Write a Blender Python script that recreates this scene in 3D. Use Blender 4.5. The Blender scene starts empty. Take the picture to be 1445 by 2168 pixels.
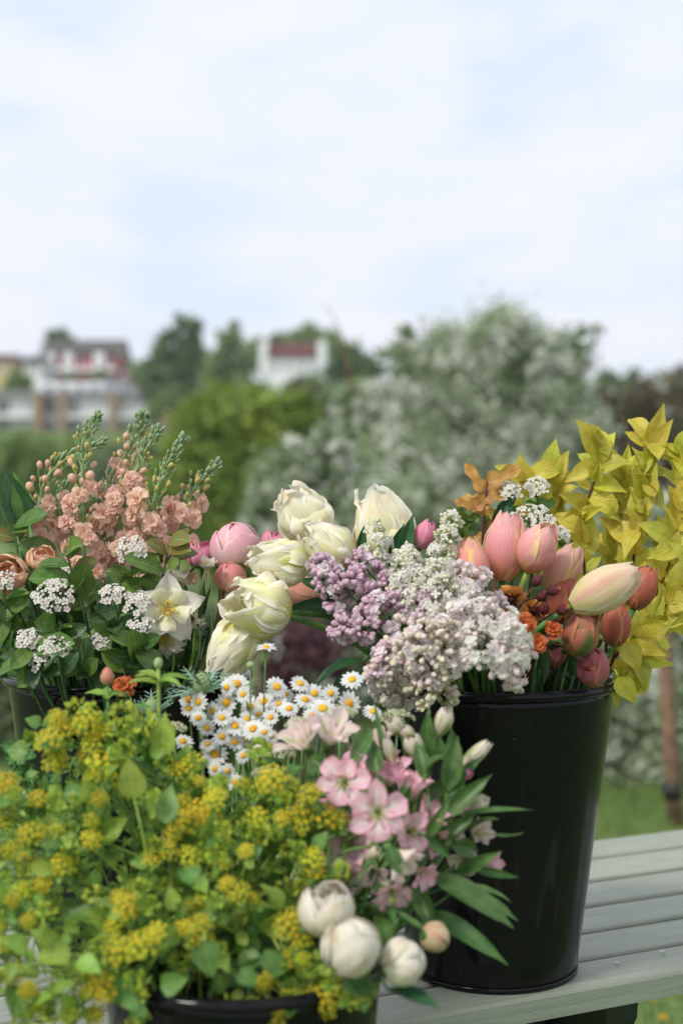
import bpy, math, random
import numpy as np
from mathutils import Vector, Matrix
random.seed(7); rng = np.random.default_rng(7)
PI = math.pi
scn = bpy.context.scene
COL = scn.collection
# ------------------------------------------------------------------ camera, sky, sun, exposure
F = 3011.0; CX = 722.5; HY = 1040.0; CZ = 1.28; TZ = 0.72
cam_d = bpy.data.cameras.new('camera'); cam = bpy.data.objects.new('camera', cam_d); COL.objects.link(cam)
cam.location = (0, 0, CZ); cam.rotation_euler = (PI/2, 0, 0)
cam_d.sensor_fit = 'VERTICAL'; cam_d.sensor_height = 36; cam_d.lens = 36*F/2168
cam_d.shift_y = -(1084-HY)/2168
cam_d.clip_start = 0.05; cam_d.clip_end = 4000
cam_d.dof.use_dof = True; cam_d.dof.focus_distance = 1.60; cam_d.dof.aperture_fstop = 3.3
scn.camera = cam
SUN_EL, SUN_AZ = math.radians(46), math.radians(-132)   # azimuth of the sun from +Y, clockwise
w = bpy.data.worlds.new('World'); scn.world = w; w.use_nodes = True
nt = w.node_tree; nt.nodes.clear()
out = nt.nodes.new('ShaderNodeOutputWorld')
sky = nt.nodes.new('ShaderNodeTexSky'); sky.sky_type = 'NISHITA'; sky.sun_disc = False
sky.sun_elevation = SUN_EL; sky.sun_rotation = SUN_AZ
bg1 = nt.nodes.new('ShaderNodeBackground'); bg1.inputs['Strength'].default_value = 0.08
nt.links.new(sky.outputs[0], bg1.inputs['Color'])
tc = nt.nodes.new('ShaderNodeTexCoord')
sep = nt.nodes.new('ShaderNodeSeparateXYZ'); nt.links.new(tc.outputs['Generated'], sep.inputs[0])
mp = nt.nodes.new('ShaderNodeMapping'); mp.inputs['Scale'].default_value = (1.0, 1.0, 2.5); mp.inputs['Location'].default_value = (0.3, 0.1, 0.2)
nt.links.new(tc.outputs['Generated'], mp.inputs[0])
nz = nt.nodes.new('ShaderNodeTexNoise'); nz.inputs['Scale'].default_value = 8.5; nz.inputs['Detail'].default_value = 4; nz.inputs['Roughness'].default_value = .5; nz.inputs['Distortion'].default_value = .25
nt.links.new(mp.outputs[0], nz.inputs['Vector'])
rp = nt.nodes.new('ShaderNodeValToRGB')
rp.color_ramp.elements[0].position = .34; rp.color_ramp.elements[0].color = (.70, .785, .90, 1)
rp.color_ramp.elements[1].position = .66; rp.color_ramp.elements[1].color = (.82, .835, .91, 1)
e = rp.color_ramp.elements.new(.47); e.color = (.765, .81, .90, 1)
nt.links.new(nz.outputs[0], rp.inputs[0])
bg2 = nt.nodes.new('ShaderNodeBackground'); bg2.inputs['Strength'].default_value = .62
nt.links.new(rp.outputs[0], bg2.inputs['Color'])
mr = nt.nodes.new('ShaderNodeMapRange'); mr.inputs['From Min'].default_value = .3; mr.inputs['From Max'].default_value = .5
mr.inputs['To Min'].default_value = .90; mr.inputs['To Max'].default_value = .97
nt.links.new(nz.outputs[0], mr.inputs['Value'])
ms = nt.nodes.new('ShaderNodeMixShader')
nt.links.new(mr.outputs[0], ms.inputs[0]); nt.links.new(bg1.outputs[0], ms.inputs[1]); nt.links.new(bg2.outputs[0], ms.inputs[2])
nt.links.new(ms.outputs[0], out.inputs[0])
sd = bpy.data.lights.new('sun', 'SUN'); sd.energy = 1.5; sd.angle = math.radians(12); sd.color = (1, .95, .86)
so = bpy.data.objects.new('sun', sd); COL.objects.link(so)
dvec = Vector((math.sin(SUN_AZ)*math.cos(SUN_EL), math.cos(SUN_AZ)*math.cos(SUN_EL), math.sin(SUN_EL)))
so.rotation_euler = dvec.to_track_quat('Z', 'Y').to_euler()
scn.view_settings.view_transform = 'Standard'; scn.view_settings.look = 'None'
scn.view_settings.gamma = 1; scn.view_settings.use_curve_mapping = False; scn.view_settings.exposure = 0.92
scn.render.engine = 'CYCLES'
scn.cycles.max_bounces = 8; scn.cycles.transmission_bounces = 4; scn.cycles.diffuse_bounces = 4

# ------------------------------------------------------------------ helpers
def P(px, py, d): return Vector(((px-CX)/F*d, d, CZ-(py-HY)/F*d))
def U(a, b): return random.uniform(a, b)
def lin(c):
    if isinstance(c, str):
        c = [int(c[i:i+2], 16)/255 for i in (0, 2, 4)]
        c = [x/12.92 if x <= .04045 else ((x+.055)/1.055)**2.4 for x in c]
    return (c[0], c[1], c[2], 1)
def rv():
    while True:
        v = Vector((U(-1, 1), U(-1, 1), U(-1, 1)))
        if .05 < v.length < 1: return v.normalized()

def thing(name, label, cat, loc, group=None):
    o = bpy.data.objects.new(name, None); COL.objects.link(o); o.location = loc
    o.empty_display_size = .01
    o['label'] = label; o['category'] = cat
    if group: o['group'] = group
    return o
def part(name, me, parent=None, M=None, label=None, kind=None):
    o = bpy.data.objects.new(name, me); COL.objects.link(o)
    M = M if M is not None else Matrix.Identity(4)
    if parent is not None:
        o.parent = parent
        if parent.parent is not None:
            base = parent.parent.matrix_basis @ parent.matrix_basis
        else: base = parent.matrix_basis
        M = base.inverted() @ M
    o.matrix_basis = M
    if label: o['label'] = label
    if kind: o['kind'] = kind
    return o
def single(o, label, cat, group=None, kind=None):
    o['label'] = label; o['category'] = cat
    if group: o['group'] = group
    if kind: o['kind'] = kind
    return o
def frame(pos, z, y=None, s=1.0, roll=0.0):
    z = Vector(z).normalized()
    if y is None: y = Vector((0, 0, 1)) if abs(z.z) < .9 else Vector((0, -1, 0))
    y = Vector(y); x = y.cross(z)
    if x.length < 1e-4: x = Vector((1, 0, 0)).cross(z)
    x.normalize(); yy = z.cross(x)
    M = Matrix((x, yy, z)).transposed().to_4x4()
    if roll: M = M @ Matrix.Rotation(roll, 4, 'Z')
    if isinstance(s, (int, float)): s = (s, s, s)
    M = M @ Matrix.Diagonal((s[0], s[1], s[2], 1))
    M.translation = pos
    return M
class MB:
    def __init__(s): s.v = []; s.f = []; s.uv = []; s.m = []
    def add(s, g, M=None, mi=0):
        V, Fc, UV = g; o = len(s.v)
        if M is None: s.v += [tuple(v) for v in V]
        else: s.v += [tuple(M @ Vector(v)) for v in V]
        s.f += [tuple(i+o for i in f) for f in Fc]; s.uv += list(UV); s.m += [mi]*len(Fc)
        return s
    def mesh(s, name, mats, smooth=True):
        me = bpy.data.meshes.new(name); me.from_pydata(s.v, [], s.f)
        if not isinstance(mats, (list, tuple)): mats = [mats]
        for m in mats: me.materials.append(m)
        ul = me.uv_layers.new(name='UVMap')
        idx = np.empty(len(me.loops), dtype=np.int32); me.loops.foreach_get('vertex_index', idx)
        ul.data.foreach_set('uv', np.array(s.uv, dtype=np.float32)[idx].ravel())
        me.polygons.foreach_set('use_smooth', [smooth]*len(me.polygons))
        if len(mats) > 1: me.polygons.foreach_set('material_index', s.m)
        me.update(); return me
def grid(nu, nv, fn, closed=False):
    V = []; UV = []; Fc = []
    for i in range(nu+1):
        for j in range(nv+1):
            V.append(fn(i/nu, j/nv*2-1)); UV.append((j/nv, i/nu))
    for i in range(nu):
        for j in range(nv):
            a = i*(nv+1)+j; Fc.append((a, a+1, a+nv+2, a+nv+1))
    return V, Fc, UV
PROF = {
 'oval': lambda u: math.sin(PI*min(1, u**.85))**.75,
 'ovate': lambda u: (math.sin(PI*u**.62)**.9)*(1-.25*u**4) if u < 1 else 0,
 'ellip': lambda u: (math.sin(PI*min(1, u**1.12))**.62) if u < 1 else 0,
 'lance': lambda u: (math.sin(PI*u**.8)**1.1) if u < 1 else 0,
 'strap': lambda u: min(1, (u*7)**.5)*min(1, ((1-u)*2.6)**.8),
 'spoon': lambda u: (.25+.75*u**.8)*math.sqrt(max(0, 1-u**7)),
 'round': lambda u: math.sqrt(max(0, 1-(2*u-1)**2)),
 'lobed': lambda u: (math.sin(PI*u**.75)**.7)*(.72+.28*math.sin(u*9.5+.3)),
}
def blade(L, W, prof='ovate', nu=7, nv=4, bend=0., cup=0., fold=0., twist=0., ruf=0., seed=0, rfq=5):
    """grows along +Z, width along X, upper face towards +Y; bend>0 curls the tip towards -Y"""
    r = random.Random(seed); ph = r.uniform(0, 6); ph2 = r.uniform(0, 6)
    pf = PROF[prof]
    cs = [(0., 0.)]; n = 24
    for k in range(n):
        th = bend*(k+.5)/n; cs.append((cs[-1][0]-math.sin(th)*L/n, cs[-1][1]+math.cos(th)*L/n))
    def fn(u, s):
        k = min(n, int(round(u*n))); y0, z0 = cs[k]; th = bend*u
        wd = W/2*max(pf(u), .02)
        x = s*wd; y = cup*W*(s*s)*pf(u) + fold*abs(s)*wd + ruf*W*s*s*math.sin(rfq*2*u+ph+s*1.5)+ruf*.4*W*math.sin(3*u*rfq+ph2)*abs(s)
        if twist:
            a = twist*u; x, y = x*math.cos(a)-y*math.sin(a), x*math.sin(a)+y*math.cos(a)
        return (x, y0+y*math.cos(th), z0+y*math.sin(th))
    return grid(nu, nv, fn)
def shell(H, R, Rf, wf, nu=9, nv=6, off=0., ruf=0., seed=0, rag=0., zf=None, tipout=0.):
    """one petal lying on a surface of revolution about Z, centred on +X"""
    r = random.Random(seed); a, b, c = (r.uniform(0, 6) for _ in range(3))
    def fn(u, s):
        rr = R*Rf(u)*(1+off) ; ww = wf(u)
        z = H*(zf(u) if zf else u)
        phi = s*ww
        d = ruf*R*(u**1.2)*(s*s*math.sin(7*u+a+2*s)+.55*math.sin(11*u+b)*abs(s)+.35*math.sin(5*s+c))
        if rag > .5: d += R*(.05*math.sin(6*s+a+1.2*u)*u**.5+.16*abs(s)**2.5*min(1, 2*u)*(1+.55*math.sin(8*u+c+(2 if s > 0 else 0))))-R*.22*max(0, u-.72)*3.2*(1-s*s)*(.5+.5*math.sin(c))
        d += R*.045*(1-abs(s))**2*u*(1-u)*2 + tipout*R*max(0, u-.7)**2*6
        z -= rag*H*abs(s)**2*(.10+.10*math.sin(9*s+b)) * u
        rr += d
        return (rr*math.cos(phi), rr*math.sin(phi), z)
    return grid(nu, nv, fn)
def tube(pts, rad, n=6):
    V = []; UV = []; Fc = []; pts = [Vector(p) for p in pts]; m = len(pts)
    if isinstance(rad, (int, float)): rad = [rad]*m
    T = (pts[1]-pts[0]).normalized(); X = T.orthogonal().normalized()
    for i in range(m):
        T2 = (pts[min(i+1, m-1)]-pts[max(i-1, 0)]).normalized()
        X = (X-T2*X.dot(T2)).normalized(); Y = T2.cross(X)
        for j in range(n):
            a = 2*PI*j/n; V.append(pts[i]+(X*math.cos(a)+Y*math.sin(a))*rad[i]); UV.append((j/n, i/(m-1)))
    for i in range(m-1):
        for j in range(n):
            Fc.append((i*n+j, i*n+(j+1) % n, (i+1)*n+(j+1) % n, (i+1)*n+j))
    Fc.append(tuple(range(n))[::-1]); Fc.append(tuple(range((m-1)*n, m*n)))
    return V, Fc, UV
def bez(p0, c1, c2, p3, n=10):
    o = []
    for i in range(n+1):
        t = i/n; o.append(p0*(1-t)**3+c1*3*t*(1-t)**2+c2*3*t*t*(1-t)+p3*t**3)
    return o
def lathe(prof, n=12, lob=0, nl=4):
    V = []; UV = []; Fc = []; m = len(prof)
    for i, (r, z) in enumerate(prof):
        for j in range(n):
            a = 2*PI*j/n; k = 1+lob*math.cos(nl*a)*(1 if 0 < i < m-1 else 0)
            V.append((r*k*math.cos(a), r*k*math.sin(a), z)); UV.append((j/n, i/(m-1)))
    for i in range(m-1):
        for j in range(n):
            Fc.append((i*n+j, i*n+(j+1) % n, (i+1)*n+(j+1) % n, (i+1)*n+j))
    return V, Fc, UV
def ball(rx, ry, rz, n=8, m=6, c=(0, 0, 0)):
    V, Fc, UV = lathe([(max(.001, math.sin(PI*i/m)), -math.cos(PI*i/m)) for i in range(m+1)], n)
    return [(c[0]+x*rx, c[1]+y*ry, c[2]+z*rz) for x, y, z in V], Fc, UV
def box(x0, x1, y0, y1, z0, z1):
    V = [(x, y, z) for x in (x0, x1) for y in (y0, y1) for z in (z0, z1)]
    return V, [(0, 1, 3, 2), (4, 6, 7, 5), (0, 4, 5, 1), (2, 3, 7, 6), (0, 2, 6, 4), (1, 5, 7, 3)], [(v[0], v[1]) for v in V]

# ------------------------------------------------------------------ materials
class NT:
    def __init__(s, name):
        s.mat = bpy.data.materials.new(name); s.mat.use_nodes = True; s.t = s.mat.node_tree; s.t.nodes.clear()
        s.out = s.n('ShaderNodeOutputMaterial')
    def n(s, k): return s.t.nodes.new(k)
    def set(s, sock, v):
        if isinstance(v, bpy.types.NodeSocket): s.t.links.new(v, sock)
        elif isinstance(v, (tuple, list)) and len(v) == 3 and sock.type == 'RGBA': sock.default_value = (*v, 1)
        else: sock.default_value = v
    def math(s, op, a, b=0.0, c=None):
        n = s.n('ShaderNodeMath'); n.operation = op; s.set(n.inputs[0], a); s.set(n.inputs[1], b)
        if c is not None: s.set(n.inputs[2], c)
        return n.outputs[0]
    def mix(s, f, a, b, mode='MIX'):
        n = s.n('ShaderNodeMix'); n.data_type = 'RGBA'; n.blend_type = mode
        s.set(n.inputs[0], f); s.set(n.inputs[6], a); s.set(n.inputs[7], b); return n.outputs[2]
    def mr(s, v, a, b, c=0., d=1.):
        n = s.n('ShaderNodeMapRange'); n.interpolation_type = 'SMOOTHSTEP'
        for i, x in enumerate((v, a, b, c, d)): s.set(n.inputs[i], x)
        return n.outputs[0]
    def noise(s, sc, det=3, vec=None, rough=.5, dist=0):
        n = s.n('ShaderNodeTexNoise'); n.inputs['Scale'].default_value = sc; n.inputs['Detail'].default_value = det
        n.inputs['Roughness'].default_value = rough; n.inputs['Distortion'].default_value = dist
        if vec is not None: s.set(n.inputs['Vector'], vec)
        return n.outputs[0]
    def uv(s):
        tc = s.n('ShaderNodeTexCoord'); sp = s.n('ShaderNodeSeparateXYZ'); s.t.links.new(tc.outputs['UV'], sp.inputs[0])
        return sp.outputs[0], sp.outputs[1], tc
    def scale(s, vec, sc):
        m = s.n('ShaderNodeMapping'); m.inputs['Scale'].default_value = sc; s.t.links.new(vec, m.inputs[0]); return m.outputs[0]
    def bump(s, h, st, dist=.001):
        n = s.n('ShaderNodeBump'); n.inputs['Strength'].default_value = st; n.inputs['Distance'].default_value = dist
        s.set(n.inputs['Height'], h); return n.outputs[0]
    def finish(s, col, rough=.5, bump=None, transl=0., tcol=None, spec=.5, coat=0., subs=0.):
        b = s.n('ShaderNodeBsdfPrincipled'); s.set(b.inputs['Base Color'], col); s.set(b.inputs['Roughness'], rough)
        b.inputs['Specular IOR Level'].default_value = spec; b.inputs['Coat Weight'].default_value = coat
        if bump is not None: s.t.links.new(bump, b.inputs['Normal'])
        if transl:
            t = s.n('ShaderNodeBsdfTranslucent'); s.set(t.inputs[0], tcol if tcol is not None else col)
            if bump is not None: s.t.links.new(bump, t.inputs['Normal'])
            m = s.n('ShaderNodeMixShader'); m.inputs[0].default_value = transl
            s.t.links.new(b.outputs[0], m.inputs[1]); s.t.links.new(t.outputs[0], m.inputs[2]); s.t.links.new(m.outputs[0], s.out.inputs[0])
        else: s.t.links.new(b.outputs[0], s.out.inputs[0])
        return s.mat
    def rnd(s, col, amt=.25, hue=.02):
        oi = s.n('ShaderNodeObjectInfo'); h = s.n('ShaderNodeHueSaturation')
        s.set(h.inputs['Color'], col)
        s.t.links.new(s.math('MULTIPLY_ADD', oi.outputs['Random'], amt, 1-amt/2), h.inputs['Value'])
        r2 = s.math('FRACT', s.math('MULTIPLY', oi.outputs['Random'], 17.3))
        s.t.links.new(s.math('MULTIPLY_ADD', r2, hue*2, .5-hue), h.inputs['Hue'])
        return h.outputs[0]
def leaf_mat(name, c1, c2, vein=None, nv=9, rough=.42, transl=.28, amt=.35, hue=.015, blotch=None, spec=.4, vb=.5):
    m = NT(name); x, y, tc = m.uv()
    ax = m.math('ABSOLUTE', m.math('SUBTRACT', x, .5))
    ph = m.math('SUBTRACT', m.math('MULTIPLY', y, nv), m.math('MULTIPLY', ax, nv*.8))
    sn = m.math('POWER', m.math('ABSOLUTE', m.math('SINE', m.math('MULTIPLY', ph, PI))), .45)
    mid = m.mr(ax, 0., .035)
    ve = m.math('MULTIPLY', sn, mid)
    nz = m.noise(90, 3, tc.outputs['Object'])
    col = m.mix(m.mr(nz, .35, .68), lin(c1), lin(c2))
    if blotch: col = m.mix(m.mr(m.noise(45, 3, tc.outputs['Object']), .52, .68), col, lin(blotch))
    vc = lin(vein) if vein else lin(c2)
    col = m.mix(m.math('MULTIPLY', m.math('SUBTRACT', 1., m.mr(ve, 0., .75)), .22), col, vc)
    col = m.mix(m.math('SUBTRACT', 1., m.mr(ax, .0, .03)), col, vc)
    col = m.rnd(col, amt, hue)
    hgt = m.math('ADD', ve, m.math('MULTIPLY', nz, .3))
    return m.finish(col, rough, m.bump(hgt, vb*.55, .0010), transl, spec=spec)
def petal_mat(name, base, mid, tip, edge=None, streak=None, rough=.5, transl=.3, amt=.12, hue=.008, sw=.1, lines=16, ew=.36, spec=.35, noisec=None):
    m = NT(name); x, y, tc = m.uv()
    ax = m.math('ABSOLUTE', m.math('SUBTRACT', x, .5))
    nz = m.noise(60, 3, tc.outputs['Object'])
    yy = m.math('ADD', y, m.math('MULTIPLY', m.math('SUBTRACT', nz, .5), .25))
    col = m.mix(m.mr(yy, 0, .42), lin(base), lin(mid)); col = m.mix(m.mr(yy, .5, 1.), col, lin(tip))
    cv = m.n('ShaderNodeCombineXYZ'); m.set(cv.inputs[0], m.math('MULTIPLY', x, lines)); m.set(cv.inputs[1], m.math('MULTIPLY', y, 1.6))
    ln = m.noise(2.2, 2, cv.outputs[0])
    if streak:
        f = m.math('MULTIPLY', m.math('SUBTRACT', 1., m.mr(m.math('ADD', ax, m.math('MULTIPLY', m.math('SUBTRACT', ln, .5), .22)), sw*.3, sw*1.8)), m.mr(y, .98, .45))
        col = m.mix(f, col, lin(streak))
    if edge: col = m.mix(m.mr(m.math('ADD', ax, m.math('MULTIPLY', m.math('SUBTRACT', ln, .5), .12)), ew, .49), col, lin(edge))
    if noisec: col = m.mix(m.mr(m.noise(35, 2, tc.outputs['Object']), .5, .7), col, lin(noisec))
    col = m.mix(m.math('MULTIPLY', m.mr(ln, .35, .7), .22), col, m.mix(.5, col, (.0, .0, .0, 1)))
    col = m.rnd(col, amt, hue)
    return m.finish(col, rough, m.bump(m.math('ADD', ln, m.math('MULTIPLY', nz, .5)), .6, .0012), transl, spec=spec)
def plain_mat(name, c, rough=.5, c2=None, sc=60, amt=.1, hue=.01, transl=0., spec=.4, bump=.2, coat=0., bd=.001):
    m = NT(name); tc = m.n('ShaderNodeTexCoord'); nz = m.noise(sc, 4, tc.outputs['Object'])
    col = m.mix(m.mr(nz, .35, .65), lin(c), lin(c2)) if c2 else lin(c)
    if amt: col = m.rnd(col, amt, hue)
    return m.finish(col, rough, m.bump(nz, bump, bd) if bump else None, transl, spec=spec, coat=coat)

M_stem = plain_mat('stem green', '5f8240', .5, '3f6230', 40)
M_stemd = plain_mat('stem dark green', '2f5226', .5, '41672f', 40)
M_stemp = plain_mat('stem pale grey green', '7b9a62', .55, '92a878', 60)
M_stemy = plain_mat('stem yellow green', '93a548', .5, '6f8c38', 40)
M_stemr = plain_mat('stem dark red', '5a2a22', .5, '3c1d1a', 60)
M_bark = plain_mat('brown bark', '5a4636', .9, '3a2d24', 25, bump=.6, bd=.01)

# ------------------------------------------------------------------ ground
GY = [-40, 9, 25, 45, 90, 140, 178, 200, 240, 400, 3000]; GZ = [0, 0, -2.2, -4, -1.5, 6.0, 13.5, 16.0, 17.5, 18.0, 18.0]
def gz(x, y): return float(np.interp(y, GY, GZ)) + (0 if y < 12 else .25*math.sin(x*.11+y*.05)) - (0 if y < 60 else max(0, min(1, (x-20)/80))*2.5)
ys = list(np.linspace(-30, 12, 22))+list(np.linspace(14, 260, 70))+[300, 400, 600, 1000, 1800, 3000]
xs = sorted(set([round(s*v, 2) for v in [0, .8, 1.6, 2.4, 3.2, 4, 5, 6.5, 8, 10, 13, 17, 22, 28, 35, 45, 60, 80, 110, 150, 250, 500, 1000, 2000] for s in (-1, 1)]))
V = [(x, y, gz(x, y)) for y in ys for x in xs]; nx = len(xs)
Fc = [(i*nx+j, i*nx+j+1, (i+1)*nx+j+1, (i+1)*nx+j) for i in range(len(ys)-1) for j in range(nx-1)]
m = NT('meadow ground'); tc = m.n('ShaderNodeTexCoord')
n1 = m.noise(1.3, 5, tc.outputs['Object']); n2 = m.noise(38, 4, tc.outputs['Object'])
col = m.mix(m.mr(n1, .3, .7), lin('62793a'), lin('788a46')); col = m.mix(m.mr(n2, .35, .7), col, lin('3f5a25'))
M_ground = m.finish(col, .9, m.bump(n2, .6, .03))
g = part('ground', MB().add((V, Fc, [(v[0], v[1]) for v in V])).mesh('ground', M_ground)); g['kind'] = 'structure'
# grass blades near the table
M_grass = plain_mat('grass blade', '78904a', .6, '5f7838', 3, amt=0, transl=.3)
def quads_mesh(name, C3, N3, T3, L, Wd, mat, bendz=None):
    """numpy: n curved leaves, each two quads folded on the midrib"""
    n = len(C3); B = np.cross(N3, T3)
    L = np.broadcast_to(L, n)[:, None]; Wd = np.broadcast_to(Wd, n)[:, None]
    a = C3-T3*L/2; b = C3+T3*L/2
    l = C3+B*Wd/2+N3*Wd*.18; r = C3-B*Wd/2+N3*Wd*.18
    V = np.stack([a, l, b, r], 1).reshape(-1, 3)
    k = np.arange(n)*4
    Fq = np.stack([np.stack([k, k+1, k+2], 1), np.stack([k, k+2, k+3], 1)], 1).reshape(-1, 3)
    me = bpy.data.meshes.new(name); me.vertices.add(len(V)); me.vertices.foreach_set('co', V.astype(np.float32).ravel())
    me.loops.add(Fq.size); me.loops.foreach_set('vertex_index', Fq.astype(np.int32).ravel())
    me.polygons.add(len(Fq)); me.polygons.foreach_set('loop_start', np.arange(0, Fq.size, 3, dtype=np.int32))
    try: me.polygons.foreach_set('loop_total', np.full(len(Fq), 3, dtype=np.int32))
    except Exception: pass
    me.materials.append(mat); me.update(calc_edges=True); return me
def nrm(a): return a/np.maximum(1e-9, np.linalg.norm(a, axis=1))[:, None]
n = 26000
gx = rng.uniform(.1, 3.4, n); gy = rng.uniform(2.2, 8.5, n)
T3 = nrm(np.stack([rng.normal(0, .35, n), rng.normal(0, .35, n), np.ones(n)], 1)); N3 = nrm(np.cross(T3, rng.normal(0, 1, (n, 3))))
h = rng.uniform(.03, .085, n)
o = part('grass', quads_mesh('grass', np.stack([gx, gy, h/2-.004], 1), N3, T3, h, .006, M_grass)); single(o, 'short green lawn grass behind and below the table', 'grass', kind='stuff')

# ------------------------------------------------------------------ trees and shrubs
def tint_leaf(name, c1, c2, sc=1.5, transl=.3):
    return plain_mat(name, c1, .55, c2, sc, amt=0, transl=transl, bump=0, spec=.3)
M_far = {
 'dark': tint_leaf('dark green foliage', '54703f', '6e8a52', .3), 'olive': tint_leaf('olive green foliage', '7c943c', '98ac4c', .5),
 'light': tint_leaf('light green foliage', '7a925a', '94a872', .3), 'brown': tint_leaf('brownish green foliage', '6c6650', '827c60', .5),
 'silver': tint_leaf('grey green blossom tree foliage', '8a9c76', 'a8b694', 2.0), 'dim': tint_leaf('dim shrub foliage', '68785a', '808e6c', 2.0),
 'maroon': tint_leaf('maroon shrub foliage', '5c3c44', '74545a', 3.0), 'mid': tint_leaf('mid green foliage', '70884a', '88a05c', .5)}
M_bloss = plain_mat('white blossom', 'd6dacd', .6, 'e6e9de', 9, amt=0, transl=.3, bump=0)
def foliage(lobes, d, n, size, spread=.33, fill=.55, zsq=1.0):
    """leaf centres gathered in clumps through the lobes (px,py,rpx[,depth offset in m])"""
    C = []; wts = np.array([l[2]**2 for l in lobes], float); wts /= wts.sum()
    for l, wt in zip(lobes, wts):
        r = l[2]/F*d; c = np.array(P(l[0], l[1], d+(l[3] if len(l) > 3 else 0)))
        k = max(6, int(n*wt)); nc = max(5, k//55)
        dirs = nrm(rng.normal(0, 1, (nc, 3))); rad = r*rng.uniform(fill, 1.02, nc)
        cc = c+dirs*rad[:, None]*np.array([1, .9, zsq])
        idx = rng.integers(0, nc, k); cr = r*rng.uniform(.10, spread, nc)
        C.append(cc[idx]+rng.normal(0, 1, (k, 3))*cr[idx][:, None]*.8)
    return np.concatenate(C)
def tree(name, label, cat, lobes, d, n, size, mat, bloss=0, bsize=0, group=None, trunk=None, part_name='crown'):
    cx = sum(l[0] for l in lobes)/len(lobes) if trunk is None else trunk
    bx = P(cx, HY, d).x; bz = gz(bx, d)
    t = thing(name, label, cat, (bx, d, bz), group)
    top = max(P(l[0], l[1], d).z for l in lobes); hgt = max(top-bz, 1)
    r0 = hgt*.022
    tb = MB(); pts = [Vector((bx+math.sin(k*1.3)*r0*.6, d, bz-.2+(hgt*.9)*k/7)) for k in range(8)]
    tb.add(tube(pts, [r0*(1-.11*k) for k in range(8)], 8))
    part('trunk', tb.mesh('trunk', M_bark), t)
    lb = MB()
    for l in lobes:
        c = P(l[0], l[1], d+(l[3] if len(l) > 3 else 0)); k = random.choice((2, 3, 4)); p0 = pts[k]
        lb.add(tube(bez(p0, p0+Vector((0, 0, .3*hgt*.4)), c-Vector((0, 0, .1*hgt)), c, 6), [r0*.5*(1-.12*i) for i in range(7)], 5))
    part('limb', lb.mesh('limb', M_bark), t)
    C = foliage(lobes, d, n, size)
    N3 = nrm(rng.normal(0, 1, (len(C), 3))+np.array([0, 0, .6])); T3 = nrm(np.cross(N3, rng.normal(0, 1, (len(C), 3))))
    part(part_name, quads_mesh('crown', C, N3, T3, size*rng.uniform(.7, 1.3, len(C)), size*.6, mat), t)
    if bloss:
        C = foliage(lobes, d, bloss, bsize, spread=.22, fill=.75)
        N3 = nrm(rng.normal(0, 1, (len(C), 3))+np.array([0, -.3, .5])); T3 = nrm(np.cross(N3, rng.normal(0, 1, (len(C), 3))))
        o = part('blossom', quads_mesh('blossom', C, N3, T3, bsize, bsize*.9, M_bloss), t)
    return t
tree('blossom_tree', 'large silvery crab apple tree in white blossom behind the right bucket', 'tree',
     [(1060, 745, 95), (960, 800, 105), (1150, 790, 95), (865, 775, 60), (850, 715, 28), (1205, 740, 48), (1060, 670, 38), (1010, 900, 140), (1150, 920, 120), (870, 900, 100), (760, 850, 55), (900, 1030, 120, -.3), (1080, 1070, 140, -.3), (1225, 900, 50), (1240, 1010, 70), (1262, 700, 14), (1000, 1180, 120), (1150, 1200, 110)],
     10.5, 46000, .045, M_far['silver'], 24000, .036, trunk=1040)
tree('blossom_shrub', 'low white flowering shrub below the olive green bush in the middle', 'shrub',
     [(620, 1010, 75), (690, 960, 60), (600, 1090, 85), (700, 1100, 90), (560, 1050, 38), (650, 1210, 90), (760, 1180, 90), (820, 1080, 70)],
     7.5, 16000, .04, M_far['silver'], 8500, .026, trunk=660)
tree('blossom_shrub', 'white flowering shrub beside the wooden stake behind the table end', 'shrub',
     [(1330, 1420, 110), (1420, 1500, 120), (1290, 1590, 95), (1370, 1640, 85), (1300, 1300, 100), (1440, 1330, 100), (1250, 1450, 90), (1190, 1600, 100), (1330, 1200, 110), (1440, 1150, 110)],
     6.3, 24000, .036, M_far['silver'], 11000, .024, trunk=1320)
tree('dim_shrub', 'dim grey green shrub seen through the gap between the two tall buckets', 'shrub',
     [(700, 1290, 90), (760, 1430, 90), (600, 1300, 80), (690, 1480, 80), (820, 1300, 100)], 6.8, 12000, .04, M_far['dim'], 2600, .024, trunk=700)
tree('maroon_shrub', 'dark maroon leaved shrub low in the gap below the cream tulips', 'shrub',
     [(640, 1370, 60), (610, 1430, 60), (680, 1400, 50), (600, 1500, 70)], 6.0, 6000, .035, M_far['maroon'], 500, .02, trunk=640)
tree('dark_shrub', 'dark green shrub behind the left bucket below its rim', 'shrub',
     [(10, 1480, 90), (60, 1580, 90), (-40, 1380, 90), (-60, 1600, 90), (60, 1300, 90), (200, 1350, 110), (400, 1400, 120)], 6.8, 14000, .04, M_far['dim'], trunk=20)
tree('olive_bush', 'broad bright olive green bush in the left middle distance', 'bush',
     [(470, 925, 100), (560, 880, 70), (430, 1020, 110), (540, 1010, 110), (625, 930, 55), (640, 870, 40), (340, 1080, 90), (500, 1130, 110)], 42, 16000, .32, M_far['olive'], trunk=500)
tree('green_shrub', 'rounded green shrub under the left end of the apartment block', 'shrub',
     [(40, 1000, 62), (130, 1010, 60), (20, 1060, 85), (120, 1080, 90), (-30, 985, 50)], 55, 8000, .3, M_far['mid'], trunk=70)
tree('green_shrub', 'dull green shrub behind the grey tips of the stocks', 'shrub',
     [(245, 1020, 70), (330, 1000, 62), (220, 1090, 90), (330, 1080, 90), (390, 940, 30)], 58, 8000, .3, M_far['dim'], trunk=280)
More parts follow.
